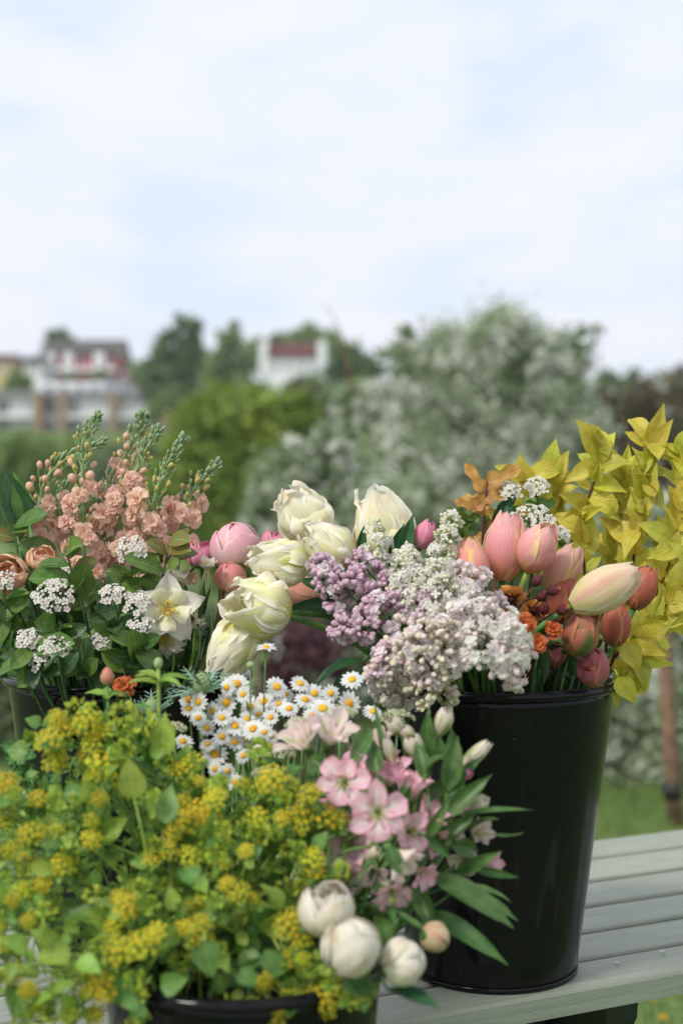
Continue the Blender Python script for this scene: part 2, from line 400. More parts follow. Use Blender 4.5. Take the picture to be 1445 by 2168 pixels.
tree('conifer_tree', 'tall dark green tree left of the white house', 'tree',
     [(388, 700, 30), (388, 745, 46), (345, 785, 42), (400, 800, 62), (430, 850, 55), (345, 840, 40)], 150, 7000, .9, M_far['dark'], trunk=390)
tree('birch_tree', 'lighter green airy tree between the dark tall tree and the white house', 'tree',
     [(480, 715, 32), (492, 770, 45), (470, 820, 52), (520, 850, 50), (450, 860, 45)], 142, 6500, .8, M_far['light'], trunk=480)
tree('round_tree', 'dark green round crowned tree rising behind the red roof', 'tree',
     [(600, 735, 42), (655, 728, 38), (700, 745, 42), (560, 750, 35), (640, 770, 60)], 222, 5000, 1.2, M_far['mid'], trunk=640)
tree('pine_tree', 'brownish dark tree to the right of the white house', 'tree',
     [(750, 780, 45), (715, 770, 30), (780, 800, 35), (690, 850, 48), (650, 830, 36), (740, 860, 50)], 138, 5500, .8, M_far['dark'], trunk=730)
tree('brown_shrub', 'small brown shrub on the slope below the white house', 'shrub', [(640, 850, 32), (665, 880, 32), (630, 815, 18)], 120, 2000, .6, M_far['brown'], trunk=650)
tree('blossom_tree', 'small white blossoming tree on the slope below the white house', 'tree', [(585, 870, 30), (590, 900, 22)], 110, 1500, .5, M_far['silver'], 1200, .45, trunk=588)
tree('round_tree', 'dark dome shaped tree behind the roof of the red house', 'tree', [(122, 722, 26), (135, 740, 22)], 215, 1600, 1.0, M_far['dark'], trunk=125)
for lab, lb, dd, mt in (('small green tree beside the yellow house', [(40, 795, 22), (35, 820, 28)], 168, 'mid'),
        ('green hedge tree in front of the red house', [(217, 800, 16), (212, 815, 16), (150, 812, 14)], 165, 'mid'),
        ('green tree filling the slope right of the red house', [(310, 800, 32), (330, 835, 32), (300, 830, 25)], 160, 'light'),
        ('green shrub on the slope above the apartment block', [(370, 850, 30), (340, 870, 25), (400, 880, 28)], 140, 'mid')):
    tree('small_tree', lab, 'tree', lb, dd, 1600, .8, M_far[mt])
tree('hedge_tree', 'brownish bare looking tree at the right edge of the background', 'tree',
     [(1320, 870, 60), (1400, 850, 55), (1450, 900, 80), (1330, 960, 80), (1420, 980, 90), (1270, 920, 50), (1350, 1080, 100), (1450, 1100, 90)], 32, 11000, .2, M_far['brown'], 1200, .12, trunk=1400)
tree('far_tree', 'dark distant tree on the skyline right of the blossom tree', 'tree', [(1290, 812, 26), (1330, 806, 22), (1260, 830, 25)], 200, 2200, 1.1, M_far['dark'])
tree('far_tree', 'distant greyish tree on the skyline at the right edge', 'tree', [(1390, 812, 22), (1430, 800, 25), (1445, 825, 30), (1365, 825, 20)], 205, 2200, 1.1, M_far['brown'])
# a wood on the far slope, uncounted
wl = [(x, 880+30*math.sin(x*.02), 46) for x in range(-60, 1560, 55)]+[(x, 960+20*math.sin(x*.03), 50) for x in range(-60, 1560, 60)]+[(x, 835, 24) for x in range(680, 1500, 40)]
C = foliage(wl, 118, 30000, .8); N3 = nrm(rng.normal(0, 1, (len(C), 3))+np.array([0, 0, .6])); T3 = nrm(np.cross(N3, rng.normal(0, 1, (len(C), 3))))
keep = ~((C[:, 0] < (390-CX)/F*118) & (C[:, 2] > P(0, 930, 118).z))
C = C[keep]; N3 = N3[keep]; T3 = T3[keep]
o = part('hillside_wood', quads_mesh('wood', C, N3, T3, .9, .6, M_far['mid'])); single(o, 'green wood covering the slope across the valley', 'wood', kind='stuff')
# thin bent shoot and stake
def bb(px, py, d): return P(px, py, d)
o = part('bare_shoot', MB().add(tube(bez(P(738, 830, 9.5), P(735, 740, 9.5), P(722, 680, 9.5), P(682, 640, 9.5), 12), [.007-.0004*i for i in range(13)], 6)).mesh('shoot', plain_mat('orange bark', '8a5a3c', .8)))
single(o, 'thin bare shoot bending left above the white house roof', 'branch')
st = thing('wooden_stake', 'brown wooden tree stake with a dark tie at the right edge', 'stake', P(1432, 1760, 5.45))
part('post', MB().add(tube([P(1400, 1180, 5.45), P(1408, 1400, 5.45), P(1418, 1600, 5.45), P(1432, 1775, 5.45)], [.028, .029, .031, .033], 12)).mesh('post', plain_mat('weathered wood', '8a7058', .85, '6d5543', 30, bump=.5, bd=.004)), st)
part('tie', MB().add(tube([P(1420, 1655, 5.45), P(1424, 1690, 5.45)], .037, 12)).mesh('tie', plain_mat('black rubber', '2a2a28', .6)), st)
# dandelions
M_dand = petal_mat('dandelion petal', 'd9a81a', 'e8b820', 'f0c830')
for px, py, lab in ((1378, 2122, 'yellow dandelion in the grass under the table end'), (1402, 2160, 'second smaller yellow dandelion low at the right corner')):
    d = 1.24*F/(py-HY); t = thing('dandelion', lab, 'flower', (P(px, py, d).x, d, 0))
    mb = MB()
    for k in range(34):
        mb.add(blade(.016, .004, 'strap', 2, 1, .4), frame((0, 0, 0), rv()+Vector((0, 0, 1.2))))
    part('flower_head', mb.mesh('dandelion', M_dand), t, Matrix.Translation(P(px, py, d)))
    part('stem', MB().add(tube([t.location, P(px, py, d)], .002, 5)).mesh('stem', M_stem), t)

# ------------------------------------------------------------------ houses
def wall_mat(name, c, c2, sc=2): return plain_mat(name, c, .85, c2, sc, amt=0, bump=.15, bd=.01)
H_white = wall_mat('white render', 'e8eaea', 'e0e3e4'); H_red = wall_mat('red boards', 'a83a46', '98323e'); H_grey = wall_mat('grey roof tiles', '55534f', '4a4845', 1)
H_tile = wall_mat('red brown roof tiles', '62302e', '542826', 1); H_yel = wall_mat('yellow boards', 'cdbb8a', 'c2ae7c'); H_brick = wall_mat('tan brick', 'a08a74', '907a66', 3)
H_dark = wall_mat('dark brown boards', '4a3c34', '3d322c'); H_flat = wall_mat('grey flat roof felt', '8a8d90', '7e8286')
m = NT('window glass'); M_glass = m.finish(lin('46525a'), .12, spec=.8)
def W(px, py, d): p = P(px, py, d); return p.x, p.z
class House:
    def __init__(s, name, label, px0, px1, ptop, pbot, d, depth, cat='house'):
        s.d = d; s.x0, s.z1 = W(px0, ptop, d); s.x1, s.z0 = W(px1, pbot, d); s.dep = depth
        s.t = thing(name, label, cat, ((s.x0+s.x1)/2, d, s.z0))
    def wallbox(s, mat, px0=None, px1=None, ptop=None, pbot=None, fwd=0, name='wall', down=6, dep=None):
        x0 = W(px0, 0, s.d)[0] if px0 is not None else s.x0; x1 = W(px1, 0, s.d)[0] if px1 is not None else s.x1
        z1 = W(0, ptop, s.d)[1] if ptop else s.z1; z0 = (W(0, pbot, s.d)[1] if pbot else s.z0)-down
        y0 = s.d-fwd
        return part(name, MB().add(box(x0, x1, y0, y0+(dep or s.dep), z0, z1)).mesh(name, mat, False), s.t)
    def gable(s, px0, px1, peave, pridge, mat, over=.4, fwd=0, parapet=False):
        x0 = W(px0, 0, s.d)[0]-over; x1 = W(px1, 0, s.d)[0]+over; ze = W(0, peave, s.d)[1]; zr = W(0, pridge, s.d)[1]
        y0 = s.d-fwd-.4; y1 = s.d+s.dep+.4; ym = (y0+y1)/2; th = .25
        V = [(x, y, z) for x in (x0, x1) for y, z in ((y0, ze), (ym, zr), (y1, ze), (y1, ze+th), (ym, zr+th), (y0, ze+th))]
        Fc = [(0, 1, 2, 3, 4, 5), (11, 10, 9, 8, 7, 6)]+[(i, 6+i, 6+(i+1) % 6, (i+1) % 6) for i in range(6)]
        r = part('roof', MB().add((V, Fc, [(0, 0)]*12)).mesh('roof', mat, False), s.t)
        V2 = [(x, y, z) for x in (x0+over+.02, x1-over-.02) for y, z in ((y0+.5, ze+.02), (ym, zr-.05), (y1-.5, ze+.02))]
        part('gable_wall', MB().add((V2, [(0, 1, 2), (5, 4, 3), (0, 3, 4, 1), (1, 4, 5, 2), (0, 2, 5, 3)], [(0, 0)]*6)).mesh('gable', H_white, False), s.t)
        return r
    def win(s, pcx, pcy, pw, ph, fwd=0, name='window'):
        x, z = W(pcx, pcy, s.d); a = pw/F*s.d/2; b = ph/F*s.d/2; y = s.d-fwd
        f = MB()
        for q in (box(x-a-.08, x+a+.08, y-.09, y-.003, z+b, z+b+.09), box(x-a-.08, x+a+.08, y-.09, y-.003, z-b-.09, z-b), box(x-a-.08, x-a, y-.085, y-.003, z-b, z+b), box(x+a, x+a+.08, y-.085, y-.003, z-b, z+b), box(x-.03, x+.03, y-.08, y-.05, z-b, z+b)): f.add(q)
        fo = part(name, f.mesh('window', H_white, False), s.t)
        part('pane', MB().add(box(x-a, x+a, y-.045, y-.006, z-b, z+b)).mesh('pane', M_glass, False), fo)
h = House('white_house', 'white house with a red brown tiled roof and raised gable ends on the ridge', 552, 684, 757, 800, 185, 8)
h.wallbox(H_white); h.gable(566, 672, 757, 724, H_tile, 0)
for a, b in ((549, 566), (672, 690)): h.wallbox(H_white, a, b, 722, 800, .3, 'end_wall', dep=8.6)
for x in (585, 612, 640, 664): h.win(x, 777, 11, 13)
h = House('red_house', 'red and white wooden house with a long grey roof on the hill', 92, 250, 750, 808, 186, 9)
h.wallbox(H_red); h.gable(95, 248, 752, 716, H_grey, .6)
for a, b in ((98, 118), (136, 156), (200, 222)): h.wallbox(H_white, a, b, 748, 806, .5, 'white_bay', dep=.4)
for x, y in ((108, 768), (146, 768), (211, 768), (176, 765), (236, 768), (108, 790), (146, 790), (211, 790)): h.win(x, y, 9, 10, .5 if x in (108, 146, 211) else 0)
h.wallbox(H_white, 120, 250, 780, 788, 1.4, 'balcony', down=0, dep=1.3)
h = House('low_house', 'low pale house with brown roof joined at the left of the red house', 52, 90, 768, 800, 183, 7); h.wallbox(H_white); h.gable(54, 88, 768, 752, H_dark, .4); h.win(64, 782, 8, 10); h.win(80, 782, 8, 10)
h = House('low_house', 'low red house with dark roof at the right end of the red house', 254, 292, 778, 806, 182, 7); h.wallbox(H_red); h.gable(254, 290, 778, 764, H_dark, .4); h.win(266, 790, 8, 9); h.win(282, 790, 8, 9)
h = House('yellow_house', 'pale yellow house with brown roof at the left edge', -30, 22, 762, 800, 184, 8); h.wallbox(H_yel); h.gable(-28, 20, 764, 748, H_tile, .5); h.win(12, 780, 8, 10); h.win(-6, 780, 8, 10)
h = House('apartment_block', 'long white terraced apartment block with tan brick dividing walls', -40, 350, 838, 935, 150, 11, 'apartment block')
h.wallbox(H_white, down=4)
part('roof', MB().add(box(h.x0-.5, h.x1+.4, h.d-1.2, h.d+11.4, h.z1+.01, h.z1+.5)).mesh('roof', H_flat, False), h.t)
for a in (-38, 78, 128, 236, 344): h.wallbox(H_brick, a, a+16, 834, 935, 1.6, 'dividing_wall', dep=1.58)
h.wallbox(H_brick, 345, 362, 820, 935, .5, 'chimney_wall', dep=4)
for y in (862, 905):
    for x in (8, 107, 160, 330): h.win(x, y, 14 if x > 130 else 24, 26)
for a, b in ((-20, 76), (146, 234), (254, 342)):
    for y in (884, 928): h.wallbox(H_white if True else H_dark, a, b, y-6, y+2, 1.5, 'balcony', down=0, dep=1.45)
h.wallbox(H_white, 85, 220, 808, 834, 0, 'upper_storey', down=0, dep=9.); 
for x in (105, 135, 170, 200): h.win(x, 822, 14, 12)
h = House('white_terrace', 'white terrace house on the slope in front of the red house', 225, 290, 808, 838, 160, 8); h.wallbox(H_white); h.win(240, 822, 9, 10); h.win(262, 822, 9, 10)
part('roof', MB().add(box(h.x0-.4, h.x1+.4, h.d-.5, h.d+8.4, h.z1+.01, h.z1+.4)).mesh('roof', H_flat, False), h.t)

hz = MB().add(box(-260, 260, -30, 420, -6, 36)).mesh('haze', NT('haze air').mat, False)
hm = hz.materials[0]; pv = hm.node_tree.nodes.new('ShaderNodeVolumePrincipled'); pv.inputs['Color'].default_value = (.93, .96, 1, 1); pv.inputs['Density'].default_value = .00045; pv.inputs['Anisotropy'].default_value = .2
for n_ in hm.node_tree.nodes:
    if n_.type == 'OUTPUT_MATERIAL': hm.node_tree.links.new(pv.outputs[0], n_.inputs['Volume'])
o = part('haze', hz); o['kind'] = 'stuff'; o['label'] = 'thin pale daylight haze over the valley'
# ------------------------------------------------------------------ picnic table
tdir = Vector((.904, .427, 0)); ndir = Vector((-.427, .904, 0))
m = NT('grey green painted wood'); tc = m.n('ShaderNodeTexCoord')
sv = m.scale(tc.outputs['Object'], (2.2, 60, 60)); g1 = m.noise(2.2, 6, sv, .6, .6); g2 = m.noise(14, 5, tc.outputs['Object']); g3 = m.noise(420, 2, tc.outputs['Object'])
col = m.mix(m.mr(g1, .3, .7), lin('868d7d'), lin('969b8d')); col = m.mix(m.mr(g2, .55, .75, 0, .5), col, lin('78816f'))
col = m.mix(m.mr(g3, .64, .72, 0, .6), col, lin('b2b5a8')); col = m.mix(m.mr(m.noise(7, 6, sv, .7), .66, .74, 0, .25), col, lin('55604f')); col = m.rnd(col, .1, .006)
M_wood = m.finish(col, .5, m.bump(m.math('ADD', g1, m.math('MULTIPLY', g3, .35)), .45, .0015), spec=.45)
tb = thing('picnic_table', 'grey green painted picnic table of long boards under the buckets', 'table', (ndir*1.62).to_tuple()[:2]+(0,))
TM = Matrix((tdir, ndir, Vector((0, 0, 1)))).transposed().to_4x4()
bnd = [1.333, 1.416, 1.505, 1.597, 1.697, 1.798, 1.899]
def board(x0, x1, y0, y1, z1, th, rc=0., corner=None, bev=.004):
    """plank with rounded long edges and optional rounded corners at the +x end"""
    out = []
    def rcorner(cx, cy, r, a0, a1, n=8): return [(cx+r*math.cos(a0+(a1-a0)*i/n), cy+r*math.sin(a0+(a1-a0)*i/n)) for i in range(n+1)]
    pts = [(x0, y0)]
    pts += [(x1, y0)] if corner != 'near' else rcorner(x1-rc, y0+rc, rc, -PI/2, 0)
    pts += [(x1, y1)] if corner != 'far' else rcorner(x1-rc, y1-rc, rc, 0, PI/2)
    pts += [(x0, y1)]
    cx = (x0+x1)/2; cy = (y0+y1)/2; n = len(pts)
    V = []
    for inset, z in ((0, z1-th), (0, z1-bev), (bev*.35, z1-bev*.3), (bev, z1)):
        for x, y in pts: V.append((x-math.copysign(inset, x-cx), y-math.copysign(inset, y-cy), z))
    Fc = [tuple(range(n))[::-1], tuple(range(3*n, 4*n))]
    for k in range(3):
        for i in range(n): Fc.append((k*n+i, k*n+(i+1) % n, (k+1)*n+(i+1) % n, (k+1)*n+i))
    return V, Fc, [(v[0], v[1]) for v in V]
for i in range(6):
    y0 = bnd[i]+(.0065 if i else 0); y1 = bnd[i+1]-.0065
    part('board', MB().add(board(-1.0, 1.60+(0 if i in (0, 5) else 0), y0, y1, TZ+random.uniform(-.0008, .0008), .028, .05, 'near' if i == 0 else 'far' if i == 5 else None)).mesh('board', M_wood, False), tb, TM)
M_woodd = plain_mat('dark green painted wood', '2a332b', .6, '20281f', 20, amt=0, bump=.3)
for tx in (-.55, .985):
    # cross beam with rounded ends, and splayed legs
    V = []; n = 10; z1 = TZ-.031; y0, y1 = bnd[0]-.0+.03, bnd[-1]-.03
    pr = [(y1, z1), (y0, z1)]+[(y0+.03-.055*math.cos(a)*.55, z1-.045-.0*a-.045*math.sin(a-PI/2)) for a in [PI/2*k/6+0 for k in range(0)]]+[(y0+.004, z1-.03), (y0+.03, z1-.07), (y0+.07, z1-.092), (y1-.03, z1-.095), (y1, z1-.05)]
    k = len(pr); V = [(x, y, z) for x in (tx, tx+.045) for y, z in pr]
    Fc = [tuple(range(k)), tuple(range(k, 2*k))[::-1]]+[(i, k+i, k+(i+1) % k, (i+1) % k) for i in range(k)]
    part('cross_beam', MB().add((V, Fc, [(0, 0)]*2*k)).mesh('beam', M_woodd, False), tb, TM)
    for yy, dy in ((bnd[0]+.20, .0), (bnd[-1]-.13, .22)):
        V = [(x, yy+s*.045+(dy if z == 0 else 0), z) for x in (tx-.045, tx-.003) for z in (0, z1-.002) for s in (-1, 1)]
        part('leg', MB().add((V, [(0, 1, 3, 2), (4, 6, 7, 5), (0, 4, 5, 1), (2, 3, 7, 6), (0, 2, 6, 4), (1, 5, 7, 3)], [(0, 0)]*8)).mesh('leg', M_woodd, False), tb, TM)
SZ = TZ-.205
bn = thing('bench', 'grey green painted bench in front of the table carrying the low bucket', 'bench', (ndir*1.18).to_tuple()[:2]+(0,))
for y0, y1 in ((1.03, 1.125), (1.133, 1.228), (1.236, 1.30)):
    part('board', MB().add(board(-1.0, .62, y0, y1, SZ, .028)).mesh('board', M_wood, False), bn, TM)
for tx in (-.5, .5):
    part('leg', MB().add(box(tx, tx+.05, 1.06, 1.27, 0, SZ-.03)).mesh('leg', M_woodd, False), bn, TM)
# fallen petals
M_pet = petal_mat('white petal', 'e8e8de', 'f2f2ec', 'f4f4f0')
for px, py, s, lab in ((1300, 2042, .008, 'small white petal fallen on the front board right of the bucket'), (1394, 2018, .009, 'white petal fallen on the board near the right edge')):
    d = F*.56/(py-HY)*.998
    o = part('fallen_petal', MB().add(blade(s, s*.7, 'round', 4, 4, .5, .1)).mesh('petal', M_pet), None, frame(P(px, py, d)+Vector((0, 0, .0025)), (1, .2, .02), (0, 0, 1))); single(o, lab, 'petal')

# ------------------------------------------------------------------ buckets
m = NT('black bucket plastic'); tc = m.n('ShaderNodeTexCoord')
n1 = m.noise(9, 4, m.scale(tc.outputs['Object'], (1, 1, .25))); n2 = m.noise(260, 2, m.scale(tc.outputs['Object'], (1, 1, .4)))
col = m.mix(m.mr(n1, .4, .75), lin((.006, .006, .007)), lin((.010, .010, .011))); col = m.mix(m.mr(n2, .74, .79, 0, .4), col, lin((.12, .12, .12)))
n3 = m.noise(60, 4, m.scale(tc.outputs['Object'], (1, 1, .04))); col = m.mix(m.mr(n3, .58, .72, 0, .5), col, lin((.035, .035, .036)))
M_black = m.finish(col, m.mr(n1, .3, .7, .07, .20), m.bump(n1, .03, .002), spec=.2)
M_dark = plain_mat('near black stems', '1c2a16', .7, '0f150d', 30)  # near black green, given to every other filler stalk
def bucket(label, x, y, z0, H, rt, rb):
    t = thing('flower_bucket', label, 'bucket', (x, y, z0))
    T = Matrix.Translation((x, y, z0)); th = .003
    pr = [(0.001, .0), (rb-.004, 0), (rb, .004)]+[(rb+(rt-.009-rb)*k/10, .004+(H-.02-.004)*k/10) for k in range(1, 11)]
    pr += [(rt-.009, H-.004), (rt-.012, H-.004)]+[(rb+(rt-.012-rb)*k/10-.001, .01+(H-.02)*k/10) for k in range(9, -1, -1)]+[(.001, .01)]
    part('body', MB().add(lathe(pr, 96)).mesh('body', M_black), t, T)
    # rolled lip
    rim = [(rt-.006+.0058*math.cos(a), H-.006+.0058*math.sin(a)) for a in [2*PI*k/14 for k in range(15)]]
    part('rim', MB().add(lathe(rim, 96)).mesh('rim', M_black), t, T)
    part('base_ring', MB().add(lathe([(rb-.002, -.0), (rb+.0014, .0006), (rb+.0016, .004), (rb+.0006, .005)], 96)).mesh('ring', M_black), t, Matrix.Translation((x, y, z0+.0005)))
    part('water', MB().add(lathe([(.001, 0), (rb*.6, 0), (rb+(rt-rb)*.5-.006, 0)], 48)).mesh('water', NT('dark water').finish(lin((.01, .014, .01)), .05)), t, Matrix.Translation((x, y, z0+H*.5)))
    return t
B1 = dict(x=.1775, y=1.678, z=TZ, H=.342, r=.150, rb=.0985)
B2 = dict(x=-.257, y=1.722, z=TZ, H=.342, r=.150, rb=.0985)
B3 = dict(x=-.088, y=1.28, z=SZ, H=.352, r=.133, rb=.09)
bucket('tall black plastic bucket holding lilac and tulips on the table', B1['x'], B1['y'], TZ+.001, B1['H'], B1['r'], B1['rb'])
bucket('black bucket at the left holding stocks and white flowered leafy branches', B2['x'], B2['y'], TZ+.001, B2['H'], B2['r'], B2['rb'])
bucket('low black bucket in front holding yellow umbels, daisies and pink flowers', B3['x'], B3['y'], SZ+.001, B3['H'], B3['r'], B3['rb'])
def foot(B, head, frac=.55):
    """where a stem stands inside its bucket"""
    v = Vector((head.x-B['x'], head.y-B['y'], 0)); L = v.length
    k = min(1, L/.22)*B['r']*frac
    v = v/L*k if L > 1e-6 else v
    return Vector((B['x']+v.x+U(-.015, .015), B['y']+v.y+U(-.015, .015), B['z']+B['H']*.55))
def stem_pts(head, axis, B, n=10, pull=.45, ft=None):
    ft = ft or foot(B, head); rim = B['z']+B['H']
    axis = Vector(axis).normalized(); L = (head-ft).length
    if head.z < rim+.05 or axis.z < -.05:
        c1 = head-axis*L*.15+Vector((ft.x-head.x, ft.y-head.y, 0))*.25; c1.z = max(c1.z, rim+.07)
        return bez(head, c1, Vector((ft.x, ft.y, rim+.06)), ft, n), ft
    return bez(head, head-axis*L*.38, Vector((ft.x, ft.y, max(ft.z+.05, rim+.02)))+Vector((head.x-ft.x, head.y-ft.y, 0))*.25, ft, n), ft
#FLOWERS
# ------------------------------------------------------------------ cached meshes
def dup(name, me, t, M, label=None): return part(name, me, t, M, label)
# leaves
ML_aron = leaf_mat('glossy green shrub leaf', '54742f', '6a8a42', '86a45c', 8, .35, .25, blotch='577a34')
ML_arond = leaf_mat('dark green shrub leaf', '2f4c28', '40602f', '608048', 8, .33, .18)
ML_aronb = leaf_mat('bronze tinged young leaf', '6e7a38', '7f6a3c', '98a060', 8, .35, .3)
ML_dog = leaf_mat('golden dogwood leaf', 'ccc244', 'dace60', 'b4ae3c', 7, .45, .42, amt=.3, hue=.018, vb=.8)
ML_dogg = leaf_mat('lime dogwood leaf', 'b8b842', 'ccca58', '9ea238', 7, .45, .4, amt=.3, hue=.015, vb=.8)
ML_nine = leaf_mat('orange bronze ninebark leaf', 'b88a44', 'cfa45a', 'a06a34', 6, .45, .35, blotch='8c8a40')
ML_tul = leaf_mat('blue green tulip leaf', '35603a', '2a5032', '4a7448', 1, .35, .2)
ML_bup = leaf_mat('bupleurum leaf', '88a644', '9ab852', 'b0ca6c', 3, .45, .4, amt=.45, hue=.02, vb=.35)
ML_bupd = leaf_mat('deeper bupleurum leaf', '567c38', '688e42', '86a65c', 3, .45, .3, amt=.4, vb=.35)
ML_als = leaf_mat('alstroemeria leaf', '466834', '587a3e', '6c8e50', 1, .38, .28, amt=.35, vb=.25)
ML_ery = leaf_mat('spiny blue green leaf', '6f9478', '8aa890', 'b4c8b8', 5, .5, .2)
# petals
MP_par = petal_mat('cream parrot petal', 'e8e290', 'faf6c4', 'fdfae4', 'fffcf2', 'dee07c', .45, .38, sw=.12, noisec='f7f1d0')
MP_par2 = petal_mat('pale cream petal', 'f2eaa8', 'fcf7d2', 'fefaea', 'fffdf6', None, .45, .38, noisec='f8e4c4')
MP_pink = petal_mat('salmon pink tulip petal', 'f4a87c', 'f8b0b2', 'fbc4c0', 'fbe6a4', None, .42, .32, noisec='f8aab2', ew=.27)
MP_coral = petal_mat('coral tulip petal', 'f49a74', 'f8a8a0', 'fab8a4', 'fbe08c', None, .42, .32, ew=.3)
MP_mauve = petal_mat('mauve yellow tulip petal', 'd4b870', 'e4b09c', 'ebbab0', 'efda84', None, .42, .3)
MP_peach = petal_mat('cream peach tulip petal', 'dcd48c', 'f2dcb4', 'f6dcc4', 'faf0d8', 'e8bca4', .42, .35)
MP_red = petal_mat('brick red tulip petal', '8a5440', 'b8604f', 'c46c54', 'd48c62', None, .42, .22)
MP_redg = petal_mat('red and green tulip petal', '8a7a48', 'b8705a', 'c07c60', 'c98a60', '5f7a3c', .42, .22, sw=.13)
MP_mag = petal_mat('dusky pink tulip petal', '94784c', 'bc6872', 'c46c7a', 'd08474', None, .45, .22)
MP_hot = petal_mat('bright pink petal', 'f2bccc', 'f296b2', 'f49cb8', 'f8c2d0', None, .45, .3)
MP_peo = petal_mat('pink peony petal', 'fce8d4', 'fcd8d4', 'fabccc', 'fde0e0', None, .5, .3)
MP_peoo = petal_mat('pink peach peony petal', 'eecfa4', 'f4b49c', 'f49ca0', 'f6c4b4', None, .5, .3)
MP_peow = petal_mat('ivory peony petal', 'e0d6b6', 'f0e8d2', 'f5efe0', 'f8f3e8', None, .5, .3, noisec='d6c096')
MP_lilb = petal_mat('mauve lilac bud', 'c49cb0', 'd4b0c2', 'e2c4d2', None, None, .5, .25, amt=.3, hue=.012, lines=6)
MP_lilp = petal_mat('pale pink lilac bud', 'dcc8c2', 'ead6d2', 'f2e2e0', None, None, .5, .25, amt=.22, hue=.015, lines=6)
MP_lilc = petal_mat('beige lilac bud', 'd6c8a8', 'e6dac0', 'efe4d2', None, None, .5, .25, amt=.22, hue=.015, lines=6)
MP_lilg = petal_mat('cream green lilac bud', 'ced29c', 'e6e8be', 'f2f2d8', None, None, .5, .25, amt=.2, hue=.01, lines=6)
MP_lilw = petal_mat('white lilac petal', 'fdfbea', 'fffdf4', 'fffdf6', None, None, .5, .45, amt=.08, lines=5)
MP_lill = petal_mat('pale lilac petal', 'fbeef2', 'fdf4f4', 'fef8f6', None, None, .5, .45, amt=.12, lines=5)
MP_sto = petal_mat('peach stock petal', 'facdb0', 'fcd0b8', 'fdd4c0', 'fde0d0', None, .5, .35, amt=.16, hue=.01)
MP_stob = petal_mat('peach stock bud', 'b8b684', 'f0c4a4', 'f6c6b0', None, None, .5, .2, amt=.2)
MP_stoy = petal_mat('yellowish stock bud', '94a86a', 'd2c474', 'e4cc88', None, None, .5, .2, amt=.2)
MP_stog = petal_mat('grey green stock bud', '829a6e', '94aa82', 'a8b890', None, None, .6, .1, amt=.25, hue=.015, lines=6)
MP_aro = petal_mat('white shrub blossom petal', 'e8dccf', 'f0ede4', 'f3f1ea', None, None, .5, .3, amt=.08, lines=4)
MP_aroc = plain_mat('pinkish brown stamens', 'b08078', .6, 'c8b27a', 300)
MP_col = petal_mat('cream columbine petal', 'eee9a8', 'f4f0cf', 'f5f2de', None, 'f0ecb8', .45, .4, lines=10)
MP_colp = petal_mat('ivory columbine sepal', 'eeeacc', 'f1eede', 'ece4dc', 'efe6e2', None, .45, .4)
MP_yel = plain_mat('yellow stamen', 'e8cf48', .6, 'd9b830', 200)
MP_gel = petal_mat('apricot geum petal', 'd98a38', 'e59a48', 'e8a65c', 'e8a468', None, .5, .35)
MP_geo = petal_mat('orange geum petal', 'c05a28', 'd87238', 'e2854c', 'd96c3a', None, .5, .35)
MP_ger = petal_mat('dark red calyx', '4a1c1e', '5e262a', '6d3032', None, None, .5, .15)
MP_dai = petal_mat('white daisy ray', 'e8eadf', 'f4f5f1', 'f6f7f4', None, None, .5, .3, amt=.05, lines=5)
MP_disc = plain_mat('yellow daisy disc', 'd99a12', .7, 'e8b428', 700, bump=.8, bd=.0006)
MP_als = petal_mat('pink alstroemeria petal', 'e2e0a4', 'fad2dc', 'f8c0d0', 'f4aac0', 'fbf0e8', .45, .35, sw=.10, ew=.42)
MP_alsc = petal_mat('cream alstroemeria petal', 'd2d69c', 'f6e8de', 'f8e2de', 'f8d6da', 'c2ca88', .45, .35, sw=.12)
MP_alsb = petal_mat('cream alstroemeria bud', 'b2be74', 'e8e0bc', 'f6ecdc', 'f8e8e0', '98ac5c', .45, .3, sw=.16)
MP_buf = petal_mat('yellow bupleurum floret', 'd2cc30', 'e4d434', 'ecd83a', None, None, .55, .25, amt=.35, hue=.02, lines=3)
MP_buo = petal_mat('orange yellow bupleurum floret', 'dcc02a', 'eccc30', 'f0d034', None, None, .55, .25, amt=.2, lines=3)
MP_bug = petal_mat('lime bract', 'a8c040', 'bccc4c', 'c8d458', None, None, .5, .35, amt=.3, hue=.02, lines=5)

